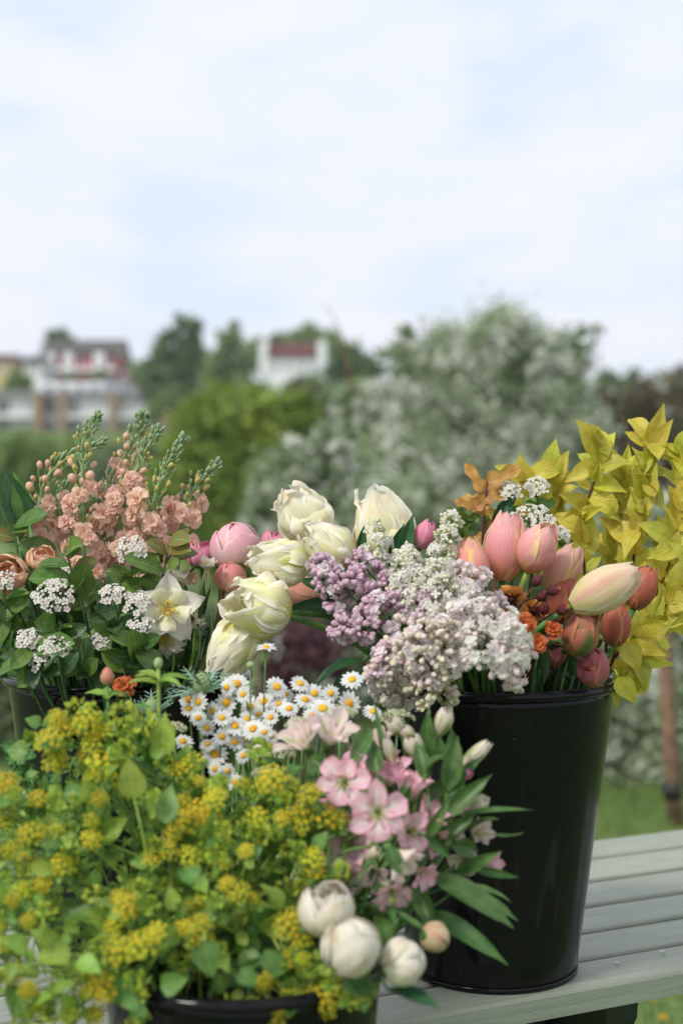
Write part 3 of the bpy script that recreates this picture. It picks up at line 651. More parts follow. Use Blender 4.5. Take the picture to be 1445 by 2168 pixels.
def tulR(u): return (math.sin(PI*(.09+.85*u**.92))**.72)
def tulW(u): return 1.22*math.sqrt(max(0, 1-u**4.5))*(.55+.45*min(1, u*4))+.02
def tulip(name, label, base, tip, wpx, d, dt, mat, B, group, style='tulip', roll=0., spread=0., mat2=None, inner=None, stem=True, smat=None, ft=None):
    pb = P(*base, d); pt = P(*tip, d+dt); ax = pt-pb; H = ax.length; R = wpx/F*d/2
    pts, ft = stem_pts(pb+ax*.02, ax, B, ft=ft)
    t = thing(name, label, 'flower', ft, group)
    M = frame(pb, ax, Vector((0, -1, 0)), 1, roll)
    par = style == 'parrot'
    for k in range(6):
        outer = k < 3; mt = mat if outer else (mat2 or mat)
        sc = U(.94, 1.05) if not par else (U(.78, .98) if outer else U(.98, 1.08))
        g = shell(H*sc, R, tulR, (lambda u: tulW(u)*(.92 if par else 1)), 22 if par else 11, 18 if par else 8,
                  off=(0.0 if outer else -.07)+U(-.03, .03)-(.0 if not spread else -spread*U(0, .5)), ruf=(.09 if par else .065), seed=random.random(), rag=(.9 if par else .3), tipout=(U(-.1, .6) if par else U(-.1, .25)))
        a = k*2*PI/3+(0 if outer else PI/3)+U(-.22, .22)
        tilt = spread*U(.0, 1.0)+U(-.02, .03)
        Mk = M @ Matrix.Rotation(a, 4, 'Z') @ Matrix.Rotation(tilt, 4, 'Y')
        part('petal', MB().add(g).mesh('petal', mt), t, Mk)
    if par:   # a loose crumpled petal or two
        for k in range(5):
            g = shell(H*U(.6, .92), R*1.03, tulR, lambda u: tulW(u)*.72, 18, 14, off=.03, ruf=.10, seed=random.random(), rag=.7, tipout=U(.1, .7))
            part('petal', MB().add(g).mesh('petal', random.choice((mat, mat2 or mat))), t, M @ Matrix.Rotation(k*1.256+U(-.3, .3), 4, 'Z') @ Matrix.Rotation(U(-.02, .05), 4, 'Y'))
    part('stem', MB().add(tube(pts, [.0036]*11, 8)).mesh('stem', smat or M_stem), t)
    return t
GP = 'cream parrot tulips drooping left from the tall bucket'
tulip('parrot_tulip', 'uppermost cream parrot tulip at the left, its tip high above the pink peonies', (676, 1140), (602, 1030), 104, 1.62, -.01, MP_par2, B1, GP, 'parrot', .4, .03)
tulip('parrot_tulip', 'cream parrot tulip tucked just under the uppermost left one, base towards the lilac', (738, 1200), (640, 1115), 92, 1.58, -.015, MP_par, B1, GP, 'parrot', 1.2, .05, MP_par2)
tulip('parrot_tulip', 'cream parrot tulip with lime midrib lying flat beside the large pink peony bud', (648, 1200), (522, 1182), 88, 1.55, -.02, MP_par, B1, GP, 'parrot', .2, .02, MP_par2)
tulip('parrot_tulip', 'large ruffled cream parrot tulip, lowest but one, its stem arching to the lilac', (606, 1302), (478, 1262), 118, 1.53, -.03, MP_par2, B1, GP, 'parrot', 2.0, .07, MP_par)
tulip('parrot_tulip', 'lowest cream parrot tulip, hanging tip down above the daisies', (536, 1322), (448, 1428), 92, 1.53, -.02, MP_par, B1, GP, 'parrot', .9, .05, MP_par2)
tulip('parrot_tulip', 'single cream parrot tulip with yellow flames behind the white lilac', (832, 1190), (790, 1034), 112, 1.64, 0, MP_par, B1, GP, 'parrot', 2.9, .06, MP_par2)
GT = 'tulips in the tall bucket'
tulip('tulip', 'coral tulip with yellow edge, leftmost of the salmon trio', (1006, 1252), (992, 1138), 74, 1.56, -.0, MP_coral, B1, GT, roll=.3)
tulip('tulip', 'tallest salmon pink tulip in the middle of the trio', (1062, 1228), (1078, 1080), 92, 1.60, 0, MP_pink, B1, GT, roll=1.1)
tulip('tulip', 'salmon pink tulip on a pale stem, rightmost of the trio', (1118, 1206), (1160, 1108), 84, 1.58, -.02, MP_pink, B1, GT, roll=.5, smat=M_stemy)
tulip('tulip', 'loosely open mauve and yellow tulip behind the cream peach tulip', (1160, 1258), (1222, 1150), 66, 1.61, .0, MP_mauve, B1, GT, roll=.8, spread=.06)
tulip('tulip', 'large cream peach tulip leaning right on a thick green stem', (1210, 1284), (1352, 1208), 88, 1.52, -.0, MP_peach, B1, GT, roll=1.0, spread=.07)
tulip('tulip', 'brick red tulip at the far right beside the yellow leaves', (1340, 1288), (1376, 1200), 62, 1.60, 0, MP_red, B1, GT, roll=.2, spread=.05)
tulip('tulip', 'upright brick red tulip just above the right part of the bucket rim', (1300, 1368), (1306, 1276), 60, 1.58, 0, MP_red, B1, GT, roll=.9)
tulip('tulip', 'brick red tulip with green flame, under the cream peach tulip', (1212, 1384), (1250, 1296), 78, 1.54, -.015, MP_redg, B1, GT, roll=0.0)
tulip('tulip', 'dusky pink tulip resting low on the bucket rim', (1252, 1452), (1254, 1374), 66, 1.56, -.01, MP_mag, B1, GT, roll=.6, spread=.06)
tulip('tulip', 'dull red tulip half hidden behind the cream peach tulip', (1180, 1320), (1200, 1225), 66, 1.60, 0, MP_red, B1, GT, roll=.6)
tulip('tulip', 'dark red tulip in shade between orange geums and the flamed tulip', (1168, 1412), (1176, 1340), 62, 1.60, 0, MP_mag, B1, GT, roll=.6)
tulip('tulip', 'second dark red tulip just left of the upright brick red one', (1280, 1300), (1300, 1230), 58, 1.62, 0, MP_red, B1, GT, roll=.6)
tulip('tulip', 'small bright pink tulip behind the white lilac tip', (886, 1160), (912, 1102), 44, 1.64, 0, MP_hot, B1, GT, roll=.6)
tulip('tulip', 'blush tulip lying behind the lowest cream tulips, only its petal edge showing', (690, 1265), (575, 1235), 66, 1.63, 0, MP_peoo, B1, GT, roll=.6)
tulip('tulip', 'yellow tulip petals peeking out between the mauve lilac sprays', (745, 1250), (722, 1180), 50, 1.60, 0, petal_mat('yellow tulip petal', 'd8b048', 'ecd060', 'f0d870'), B1, GT)
# fringe of pale petals at the open end of the cream peach tulip
def leafpart(t, B, base, tip, wpx, d, dt, mat, prof='ovate', face=(0, -1, .3), bend=.5, cup=.15, ruf=.03, twist=0, name='leaf', nu=9, nv=6, fold=0, label=None):
    pb = P(*base, d); pt = P(*tip, d+dt); ax = pt-pb; L = ax.length
    me = MB().add(blade(L*(1+.06*abs(bend)), wpx/F*d, prof, nu, nv, bend, cup, fold, twist, ruf, random.random())).mesh(name, mat)
    y = Vector(face); z = ax.normalized()
    # start the blade turned back by half its bend so that the chord meets the tip
    x = y.cross(z).normalized(); z2 = Matrix.Rotation(-bend*.5, 3, x) @ z
    return part(name, me, t, frame(pb, z2, y), label)
def leafthing(name, label, cat, B, base, tip, wpx, d, dt, mat, group=None, **k):
    pb = P(*base, d); ft = foot(B, pb)
    t = thing(name, label, cat, ft, group)
    leafpart(t, B, base, tip, wpx, d, dt, mat, **k)
    part('stem', MB().add(tube(stem_pts(pb, P(*tip, d)-pb, B, ft=ft)[0], .002, 6)).mesh('stem', M_stem), t)
GL = 'tulip leaves around the tall bucket'
for lab, b, tp, wd, d, dt, kw in (
    ('upright pointed tulip leaf against the lone cream tulip', (846, 1195), (874, 1088), 32, 1.57, 0, dict(fold=.5, bend=.2)),
    ('narrow folded tulip leaf left of the upright one', (825, 1190), (856, 1108), 26, 1.58, 0, dict(fold=.5, bend=.2)),
    ('narrow tulip leaf at the left foot of the lone cream tulip', (762, 1180), (770, 1112), 22, 1.59, 0, dict(fold=.4, bend=.1)),
    ('pointed tulip leaf rising behind the tallest salmon tulip', (1040, 1120), (1096, 1036), 30, 1.66, 0, dict(fold=.4, bend=.3)),
    ('dark tulip leaf below the third cream tulip', (740, 1262), (628, 1226), 36, 1.60, 0, dict(bend=.6)),
    ('dark drooping tulip leaf beside the large ruffled tulip', (735, 1285), (600, 1292), 40, 1.58, 0, dict(bend=.7)),
    ('long arching leaf hanging over the rim, outermost of the pair', (770, 1400), (662, 1460), 34, 1.55, -.02, dict(bend=1.2, face=(-.3, -.6, 1))),
    ('broad dark arching leaf hanging over the rim, inner of the pair', (785, 1425), (690, 1500), 52, 1.57, -.01, dict(bend=1.2, face=(-.3, -.6, 1)))):
    leafthing('tulip_leaf', lab, 'leaf', B1, b, tp, wd, d, dt, ML_tul, GL, prof='lance', **kw)

# ------------------------------------------------------------------ lilac
def bud_mesh(name, mat, L=.009, R=.0031):
    return MB().add(lathe([(.0006, -L*.95), (.0009, -L*.5), (R*.45, -L*.34), (R*.82, -L*.15), (R, L*.10), (R*.92, L*.28), (R*.55, L*.44), (.0002, L*.52)], 12, .13, 4)).mesh(name, mat)
def floret_mesh(name, mat, np_=4, L=.006, W_=.005, layers=1, prof='spoon', cup=.15, bend=.5, tube_=True, cen=None, cr=.001, up=.25):
    mb = MB()
    for l in range(layers):
        for k in range(np_):
            a = 2*PI*(k+.5*l)/np_+random.uniform(-.15, .15); e = up+l*.45+random.uniform(-.12, .12)
            z = Vector((math.cos(a)*math.cos(e), math.sin(a)*math.cos(e), math.sin(e)))
            mb.add(blade(L*(1-.2*l), W_*(1-.12*l), prof, 4, 3, bend*random.uniform(.5, 1.2), cup, 0, 0, .05, random.random()), frame((0, 0, .0003*l), z, (0, 0, 1)))
    if tube_: mb.add(tube([(0, 0, -.007), (0, 0, 0)], [.0006, .0011], 5))
    mats = [mat]
    if cen is not None: mb.add(ball(cr, cr, cr*.6, 6, 4, (0, 0, cr*.4)), None, 1); mats.append(cen)
    return mb.mesh(name, mats)
LB = {k: [bud_mesh('bud', m_, L, R) for L, R in ((.009, .0027), (.0105, .0030), (.008, .0022))] for k, m_ in dict(m=MP_lilb, p=MP_lilp, c=MP_lilc, g=MP_lilg).items()}
for b in LB['g']: b.transform(Matrix.Scale(.62, 4))
for k_ in 'mpcg':
    for b in LB[k_]: b.transform(Matrix.Scale(1.32, 4))
LF = {'w': [floret_mesh('floret', MP_lilw, 4, .0056, .0048) for _ in range(4)], 'l': [floret_mesh('floret', MP_lill, 5, .0075, .0062, 2) for _ in range(4)],
      'W': [floret_mesh('floret', MP_lilw, 5, .0085, .0070, 2) for _ in range(4)]}
def lilac(label, base, tip, rpx, d, dt, n, kinds, prof='cone', seed=1, group='lilac sprays in the tall bucket', face=.25):
    """kinds: list of (code, weight at base, weight at tip)"""
    r_ = random.Random(seed); pb = P(*base, d); pt = P(*tip, d+dt); ax = pt-pb; L = ax.length; R = rpx/F*d
    pts, ft = stem_pts(pb, ax, B1)
    t = thing('lilac_spray', label, 'flower', ft, group)
    br = MB(); br.add(tube([pt-ax*.03]+[pb+ax*k/6 for k in range(5, -1, -1)]+pts[1:], [.0008]+[.0012]*6+[.0028]*10, 6))
    z = ax.normalized(); x = z.orthogonal().normalized(); y = z.cross(x)
    ncl = max(8, n//9); cls = []
    for c in range(ncl):
        u = ((c+.5)/ncl)**.85
        rr = R*(1-.78*u**1.3)*(min(1, .55+u*3)) if prof == 'cone' else R*math.sqrt(max(.05, 1-(2*u-1)**2*.85))
        a = c*2.39996+r_.uniform(-.3, .3)
        o_ = x*math.cos(a)+y*math.sin(a)
        if o_.y > .55 and r_.random() < .5: o_ = -o_
        rr *= r_.uniform(.62, 1.28); cc = pb+ax*u+o_*rr*.66; cls.append((cc, o_, u, rr)); br.add(tube(bez(pb+ax*max(0, u-.1), pb+ax*u+o_*rr*.2, cc-z*rr*.15, cc, 4), .0006, 4))
    part('branchlet', br.mesh('branchlet', M_stemy if 'g' in [k[0] for k in kinds] else M_stem), t)
    for i in range(n):
        cc, o_, u, rr = cls[i % ncl]
        q = (rv()*.8+o_*.75+z*.30+Vector((0, -face, 0))).normalized()
        size = rr*.36+.0045
        pos = cc+q*size*r_.uniform(.75, 1.05)
        wts = [k[1]*(1-u)+k[2]*u for k in kinds]; code = r_.choices([k[0] for k in kinds], wts)[0]
        dirn = (q+rv()*.25).normalized()
        if code in LB: me = r_.choice(LB[code]); nm = 'bud'; s = r_.uniform(.85, 1.15)*(1-.18*u)
        else: me = r_.choice(LF[code]); nm = 'floret'; s = r_.uniform(.85, 1.15)
        part(nm, me, t, frame(pos, dirn, rv(), s, 0))
lilac('mauve lilac spray at the far left, its tip against the cream tulips', (770, 1290), (668, 1182), 52, 1.53, -.01, 150, [('m', 8, 8), ('l', 1.5, .3)], seed=1)
lilac('mauve lilac spray pointing up between the left mauve one and the white lilac', (860, 1310), (752, 1175), 50, 1.55, 0, 150, [('m', 8, 8), ('l', .8, .3)], seed=2)
lilac('drooping mauve lilac spray lowest on the left side over the arching leaf', (830, 1300), (705, 1345), 46, 1.50, -.01, 120, [('m', 8, 8), ('l', 1.5, .3)], seed=3)
lilac('dusky mauve lilac spray in the middle under the white lilac', (930, 1310), (820, 1260), 46, 1.52, -.01, 120, [('m', 8, 8), ('p', 2, 0)], seed=4)
lilac('slender white lilac tip rising before the lone cream tulip', (820, 1250), (790, 1108), 46, 1.57, 0, 150, [('w', 9, 1.5), ('g', 0, 6)], seed=5)
lilac('broad white lilac spray with creamy buds in the centre', (900, 1310), (848, 1168), 68, 1.53, 0, 290, [('w', 9, 4), ('g', .3, 5)], seed=6)
lilac('tall white lilac spray reaching right beside the bright pink tulip', (915, 1260), (955, 1088), 50, 1.56, 0, 190, [('w', 9, 3), ('g', .3, 7)], seed=7)
lilac('white lilac spray facing forward right of the central one', (920, 1320), (925, 1190), 60, 1.51, -.01, 190, [('w', 9, 4), ('g', 1, 4)], seed=17)
lilac('pale pink double lilac spray leaning on the coral tulip', (975, 1340), (985, 1195), 54, 1.52, 0, 120, [('l', 7, 3), ('p', 2, 7), ('W', 3, 1)], 'round', seed=8)
lilac('beige pink budded lilac spray at the lower left over the bucket wall', (900, 1350), (790, 1430), 60, 1.47, -.02, 190, [('p', 6, 3), ('c', 5, 5), ('m', 2, 4), ('l', 2.5, 1.5)], 'cone', seed=9)
lilac('beige budded lilac spray facing forward in the bottom middle', (950, 1360), (865, 1390), 58, 1.46, -.03, 180, [('c', 7, 5), ('p', 5, 5), ('l', 2, 1.5)], 'round', seed=10)
lilac('round white lilac head with pink buds, lowest on the right', (1010, 1410), (1048, 1300), 86, 1.46, -.02, 260, [('W', 9, 4), ('p', 4, 7), ('l', 2, 2)], 'round', seed=11)
lilac('small pink budded lilac spray drooping between the round head and the geums', (1060, 1370), (1125, 1375), 26, 1.50, -.01, 50, [('p', 7, 7)], seed=12)
lilac('pink budded lilac spray drooping under the right side of the round head', (1040, 1400), (1105, 1450), 30, 1.47, -.01, 60, [('p', 7, 7), ('W', 1, 0)], seed=18)
lilac('cream budded lilac spray hanging lowest over the bucket wall', (905, 1400), (935, 1495), 44, 1.45, -.0, 90, [('c', 5, 5), ('g', 4, 4), ('p', 3, 3)], 'round', seed=13)
lilac('lilac spray with open white florets hanging at the lower left', (850, 1400), (815, 1480), 56, 1.48, -.0, 120, [('l', 6, 4), ('W', 3, 5), ('c', 2, 2)], 'round', seed=14)
lilac('little pink lilac spray just right of the coral tulip', (1045, 1300), (1048, 1262), 20, 1.53, 0, 26, [('p', 5, 5)], seed=15)

# ------------------------------------------------------------------ stocks
def stock_floret(L=.013):
    mb = MB()
    for l, (k_, e0, s) in enumerate(((5, .15, 1), (5, .55, .82), (4, .95, .6), (3, 1.25, .42))):
        for k in range(k_):
            a = 2*PI*k/k_+l*.6+U(-.2, .2); e = e0+U(-.15, .15)
            z = Vector((math.cos(a)*math.cos(e), math.sin(a)*math.cos(e), math.sin(e)))
            mb.add(blade(L*s, L*s*.95, 'spoon', 5, 4, U(.3, 1.1), .12, 0, 0, .09, random.random(), 3), frame((0, 0, .001*l), z, (0, 0, 1)))
    mb.add(tube([(0, 0, -.008), (0, 0, .001)], [.002, .0028], 6), None, 1)
    return mb.mesh('floret', [MP_sto, M_stemp])
SF = [stock_floret(L) for L in (.0125, .0145, .0115, .0135, .013)]
def sbud(mat, L, R):
    return MB().add(lathe([(.0008, -L*.5), (R*.7, -L*.35), (R, 0), (R*.95, L*.25), (R*.55, L*.45), (.0002, L*.5)], 8, .08, 4)).mesh('bud', mat)
SBg = [sbud(MP_stog, L, R) for L, R in ((.0075, .0019), (.006, .0017), (.009, .0023))]
SBy = [sbud(MP_stoy, L, R) for L, R in ((.009, .0026), (.008, .0022))]
SBp = [sbud(MP_stob, L, R) for L, R in ((.0115, .0042), (.010, .0034))]
def stock(label, pxs, d, dens=1.0, seed=0, fl=(0, .55)):
    """pxs runs from low on the stem to the tip"""
    pw = [P(x, y, d+dd) for x, y, dd in pxs]
    c = []
    for i in range(len(pw)-1):
        p0 = pw[max(i-1, 0)]; p1 = pw[i]; p2 = pw[i+1]; p3 = pw[min(i+2, len(pw)-1)]
        for k in range(6):
            q = k/6; c.append(.5*((2*p1)+(p2-p0)*q+(2*p0-5*p1+4*p2-p3)*q*q+(3*p1-p0-3*p2+p3)*q**3))
    c.append(pw[-1])
    ft = foot(B2, pw[0]); t = thing('stock_stem', label, 'flower', ft, 'peach stocks in the left bucket')
    n = len(c)
    mb = MB().add(tube([ft]+c, [.004]+[.0040-.0028*(k/n) for k in range(n)], 8))
    length = sum((c[i+1]-c[i]).length for i in range(n-1))
    r_ = random.Random(seed)
    m_ = int(62*dens); 
    for i in range(m_):
        u = ((i+.5)/m_)**.62                      # crowded to the tip
        if u < .30: continue
        k = min(n-2, int(u*(n-1))); p = c[k]+(c[k+1]-c[k])*(u*(n-1)-k); tg = (c[k+1]-c[k]).normalized()
        x = tg.orthogonal().normalized(); y = tg.cross(x); a = i*2.39996; o_ = x*math.cos(a)+y*math.sin(a)
        ln = (.019*(1-u)**.55+.0045)*r_.uniform(.75, 1.35); q = (o_*(.9-.3*u)+tg*(.75+.3*u)).normalized(); e_ = p+q*ln
        mb.add(tube(bez(p, p+o_*ln*.4, e_-tg*ln*.4, e_, 3), [.0009, .0008, .0007, .0009], 4))
        if u > .74: me = r_.choice(SBg)
        elif u > .58: me = r_.choice(SBg+SBy*2)
        else: me = r_.choice(SBy+SBp*2)
        part('bud', me, t, frame(e_, (q+tg*.5+rv()*.25).normalized(), rv(), r_.uniform(.7, 1.2)))
    part('stem', mb.mesh('stem', M_stemp), t)
    for i in range(int(13*dens)):
        u = fl[0]+(fl[1]-fl[0])*(i+.3)/(13*dens); k = min(n-2, int(u*(n-1))); p = c[k]
        a = i*2.39996+seed; o_ = Vector((math.cos(a), -abs(math.sin(a))*.9-.1, .25)).normalized()
        part('floret', r_.choice(SF), t, frame(p+o_*r_.uniform(.014, .026), (o_+rv()*.3+Vector((0, -.4, 0))).normalized(), rv(), r_.uniform(.8, 1.15)))
    return t
stock('straight stock stem left of centre with a grey green tip leaning right', [(180, 1240, 0), (176, 1150, 0), (176, 1040, 0), (176, 940, 0), (206, 882, 0)], 1.64, 1.1, 1)
stock('curved stock stem at the left bowing over to the right', [(120, 1240, .02), (86, 1130, .02), (84, 1068, .02), (105, 1005, .02), (150, 968, .02), (216, 936, .02)], 1.68, 1.0, 2, (0, .45))
stock('tallest stock stem in the middle with a nodding tip', [(250, 1230, .03), (256, 1090, .03), (263, 975, .03), (290, 915, .03), (303, 880, .03)], 1.70, 1.0, 3)
stock('stock stem right of the tallest one', [(240, 1230, 0), (256, 1100, 0), (277, 1026, 0), (303, 965, 0), (334, 912, 0)], 1.66, 1.0, 4)
stock('thick upright stock stem fourth from the left with dense grey tip', [(325, 1240, 0), (322, 1160, 0), (326, 1068, 0), (350, 991, 0), (386, 932, 0)], 1.64, 1.0, 5)
stock('short stock stem at the right leaning towards the pink peony', [(370, 1230, 0), (385, 1120, 0), (400, 1064, 0), (421, 1020, 0), (458, 984, 0)], 1.66, .75, 6)
stock('low stock stem of open peach florets in the middle of the cluster', [(220, 1240, 0), (215, 1180, 0), (222, 1120, 0), (230, 1060, 0), (236, 1000, 0)], 1.67, .8, 7, (0, .95))
stock('low stock stem of open peach florets at the left behind the leaves', [(130, 1260, .02), (100, 1200, .02), (80, 1150, .02), (60, 1100, .02), (50, 1075, .02)], 1.68, .6, 8, (0, .95))
stock('low stock stem of open peach florets at the right behind the small peony', [(340, 1250, .02), (350, 1190, .02), (368, 1140, .02), (382, 1090, .02), (390, 1045, .02)], 1.68, .7, 9, (0, .95))
stock('low stock stem of peach florets between the two middle stems', [(290, 1240, .02), (290, 1190, .02), (288, 1130, .02), (285, 1070, .02), (280, 1010, .02)], 1.70, .7, 10, (0, .9))
stock('low stock stem of peach florets under the curved stem', [(150, 1240, .03), (145, 1180, .03), (140, 1120, .03), (135, 1070, .03), (135, 1030, .03)], 1.70, .7, 11, (0, .9))

# ------------------------------------------------------------------ white flowered leafy branches (left bucket)
def leaves_cache(mat, L, W_, prof, k=4, **kw):
    o = []
    for i in range(k):
        kk = dict(nu=8, nv=6, bend=U(.2, .9), cup=U(.02, .18), fold=U(0, .2), twist=U(-.4, .4), ruf=U(.01, .04)); kk.update(kw)
        o.append(MB().add(blade(L*U(.9, 1.1), W_*U(.9, 1.1), prof, seed=random.random(), **kk)).mesh('leaf', mat))
    return o
LA = leaves_cache(ML_aron, .040, .023, 'ellip', 4, bend=.5)+leaves_cache(ML_arond, .040, .021, 'ellip', 4)
LAl = leaves_cache(ML_aron, .044, .026, 'ellip', 3)+leaves_cache(ML_aronb, .040, .021, 'ellip', 1)
AF = [floret_mesh('floret', MP_aro, 5, .0048, .0044, 1, 'spoon', .2, .4, False, MP_aroc, .0013, .3) for _ in range(5)]
AB = [MB().add(ball(.002, .002, .002, 6, 5)).mesh('bud', MP_aro)]
def corymb(t, c, rpx, d, n, B=None, flat=.45, florets=AF, buds=.18, up=(0, -.95, .8), stemto=None, mat=M_stem):
    R = rpx/F*d; u = Vector(up).normalized(); x = u.orthogonal().normalized(); y = u.cross(x); mb = MB()
    root = c-u*R*1.3
    for i in range(n):
        rr = math.sqrt((i+.5)/n); a = i*2.39996
        q = x*math.cos(a)*rr+y*math.sin(a)*rr; pos = c+q*R+u*R*flat*(1-rr*rr)+rv()*R*.07
        dr = (q*.7+u+rv()*.35).normalized()
        if random.random() < buds: part('bud', AB[0], t, frame(pos, dr, rv(), U(.8, 1.2)))
        else: part('floret', random.choice(florets), t, frame(pos, dr, rv(), U(.85, 1.12)))
        if i % 3 == 0: mb.add(tube([root, root+(pos-root)*.5+u*R*.1, pos], .0006, 4))
    if stemto is not None: mb.add(tube(stemto, .0018, 6))
    part('pedicel', mb.mesh('pedicel', mat), t)
def branch(name, label, cat, B, nodes, d, leafset, nl, clusters=(), group=None, lsc=1.0, smat=M_stemd, spread=.9, rad=.0022, fdir=(0, -.9, .35), start=.2, ft=None, florets=AF):
    """nodes: px path from low to tip [(x,y,depth offset)]; leaves set alternately along it"""
    pw = [P(x, y, d+dd) for x, y, dd in nodes]; c = []
    for i in range(len(pw)-1):
        p0 = pw[max(i-1, 0)]; p1 = pw[i]; p2 = pw[i+1]; p3 = pw[min(i+2, len(pw)-1)]
        for k in range(5):
            q = k/5; c.append(.5*((2*p1)+(p2-p0)*q+(2*p0-5*p1+4*p2-p3)*q*q+(3*p1-p0-3*p2+p3)*q**3))
    c.append(pw[-1]); n = len(c)
    ft = ft or foot(B, pw[0], .5); t = thing(name, label, cat, ft, group)
    part('stem', MB().add(tube([ft]+c, [rad*1.1]+[rad*(1-.6*k/n) for k in range(n)], 7)).mesh('stem', smat), t)
    for i in range(nl):
        u = start+(1-start)*(i+.5)/nl; k = min(n-2, int(u*(n-1))); p = c[k]+(c[k+1]-c[k])*(u*(n-1)-k); tg = (c[k+1]-c[k]).normalized()
        x = tg.orthogonal().normalized(); y = tg.cross(x); a = i*2.39996+U(-.4, .4); o_ = x*math.cos(a)+y*math.sin(a)
        if o_.y > .5: o_ = Vector((o_.x, -o_.y*.5, o_.z)).normalized()
        z = (o_*spread+tg*U(.15, .9)+Vector((0, 0, U(-.35, .1)))).normalized()
        if B is B1 and leafset is LD: z = (o_*U(.3, .9)+tg*U(-.1, 1.5)+Vector((0, 0, U(-.7, .6)))).normalized()
        tipp = p+z*.03*lsc; bad = False
        for (cx_, cy_, dd, rpx, nf) in clusters:
            cc = P(cx_, cy_, d+dd); rr_ = rpx/F*d
            for q_ in (p+z*.012*lsc, tipp):
                sx = q_.x*cc.y/q_.y; sz = CZ+(q_.z-CZ)*cc.y/q_.y
                if math.hypot(sx-cc.x, sz-cc.z) < rr_*1.15 and q_.y < cc.y+.012: bad = True
        if B is B2 and B.get('clear') and max(HY+(CZ-tipp.z)*F/tipp.y, HY+(CZ-p.z)*F/p.y) > (1438 if tipp.x < P(230, 0, 1.6).x else 1452) and tipp.y < 1.68 and random.random() < .96: bad = True
        if bad: continue
        f = (Vector(fdir)+rv()*.45+tg*.25)
        part('leaf', random.choice(leafset), t, frame(p, z, f, lsc*U(.62, 1.2)))
    for (cx_, cy_, dd, rpx, nf) in clusters:
        cc = P(cx_, cy_, d+dd-.012); corymb(t, cc, rpx, d, nf, stemto=bez(c[-1] if nf < 16 or len(clusters) == 1 else c[max(0, n-4)], c[-1], cc-Vector((0, 0, .02)), cc-Vector((0, -.003, .006)), 4), florets=florets)
    return t
GA = 'white flowered leafy branches in the left bucket'
AR = [
 ('leafy branch with the uppermost white flower cluster just under the peach florets', [(290, 1420, 0), (285, 1320, 0), (280, 1230, 0), (279, 1180, 0)], 1.60, 16, [(279, 1163, -.01, 34, 24)]),
 ('leafy branch with a half hidden white cluster behind the upper left leaves', [(150, 1400, .02), (145, 1300, .02), (138, 1225, .02)], 1.63, 14, [(140, 1208, 0, 24, 16)]),
 ('leafy branch with the largest white cluster at the left', [(125, 1440, 0), (118, 1360, -.02), (114, 1275, -.03)], 1.56, 16, [(115, 1262, -.01, 44, 34)]),
 ('leafy branch with paired white clusters left of the columbine', [(250, 1440, 0), (248, 1360, -.02), (250, 1280, -.03)], 1.55, 16, [(238, 1260, -.01, 26, 16), (290, 1276, -.01, 30, 18)]),
 ('leafy branch with small white buds under the columbine', [(270, 1450, 0), (290, 1390, -.02), (300, 1335, -.03)], 1.54, 10, [(300, 1326, -.01, 26, 12)]),
 ('leafy branch with a white cluster at the far left edge', [(40, 1420, 0), (20, 1330, -.02), (8, 1245, -.02)], 1.60, 14, [(10, 1228, -.01, 24, 14)]),
 ('leafy branch with a white cluster low at the left', [(90, 1450, 0), (75, 1400, -.02), (62, 1365, -.03)], 1.54, 13, [(60, 1354, -.01, 26, 16)]),
 ('leafy branch with a loose white cluster low over the rim', [(140, 1470, 0), (130, 1425, -.03), (122, 1385, -.04)], 1.53, 13, [(120, 1372, -.01, 32, 20), (84, 1400, -.01, 22, 9)]),
 ('leafy branch with a shaded white cluster low in the middle', [(220, 1460, 0), (220, 1410, -.01), (218, 1370, -.02)], 1.56, 13, [(218, 1358, -.01, 26, 16)])]
B2['clear'] = True
for lab, nodes, d, nl, cl in AR:
    branch('leafy_branch', lab, 'branch', B2, nodes, d, LA, nl+4, cl, GA, lsc=1.0)
for lab, nodes, d, nl, ls in (
 ('leafy branch of broad light leaves standing before the peach florets', [(180, 1300, 0), (160, 1240, 0), (140, 1160, 0)], 1.58, 9, LAl),
 ('leafy branch of light leaves at the right under the pink peony', [(330, 1300, 0), (345, 1220, 0), (360, 1140, 0)], 1.58, 9, LAl),
 ('dark leafy branch spreading over the left end of the rim', [(70, 1460, 0), (40, 1420, -.02), (-10, 1370, -.03)], 1.58, 14, LA),
 ('dark leafy branch filling the front of the rim', [(200, 1480, .02), (190, 1440, -.02), (160, 1410, -.05)], 1.56, 14, LA),
 ('dark leafy branch low on the right of the left bucket', [(330, 1470, .02), (320, 1420, 0), (300, 1380, -.02)], 1.58, 14, LA),
 ('dark leafy branch deep at the left behind the white clusters', [(60, 1440, .05), (40, 1330, .05), (30, 1200, .05)], 1.64, 16, LA),
 ('dark leafy branch deep in the middle behind the white clusters', [(210, 1440, .05), (200, 1340, .05), (205, 1240, .05)], 1.62, 16, LA),
 ('dark leafy branch deep at the right behind the columbine', [(340, 1440, .06), (350, 1340, .06), (330, 1220, .05)], 1.63, 16, LA),
 ('small leafy branch standing at the left edge below the big leaves', [(60, 1250, .02), (40, 1180, .02), (30, 1110, .02)], 1.62, 9, LAl)):
    branch('leafy_branch', lab, 'branch', B2, nodes, d, ls, nl, (), GA, start=.1)
for lab, b, tp, wd, mt in (
 ('tall pointed dark green leaf at the left edge', (58, 1115, ), (8, 992), 62, ML_tul), ('mid green leaf behind the tall pointed one', (62, 1110), (30, 1000), 46, ML_aron),
 ('dark glossy leaf touching the left edge', (40, 1150), (-6, 1060), 60, ML_arond), ('small rounded leaf below the tall pointed leaf', (36, 1135), (22, 1080), 30, ML_aron)):
    leafthing('pointed_leaf', lab, 'leaf', B2, b, tp, wd, 1.66, 0, mt, None, bend=.3)

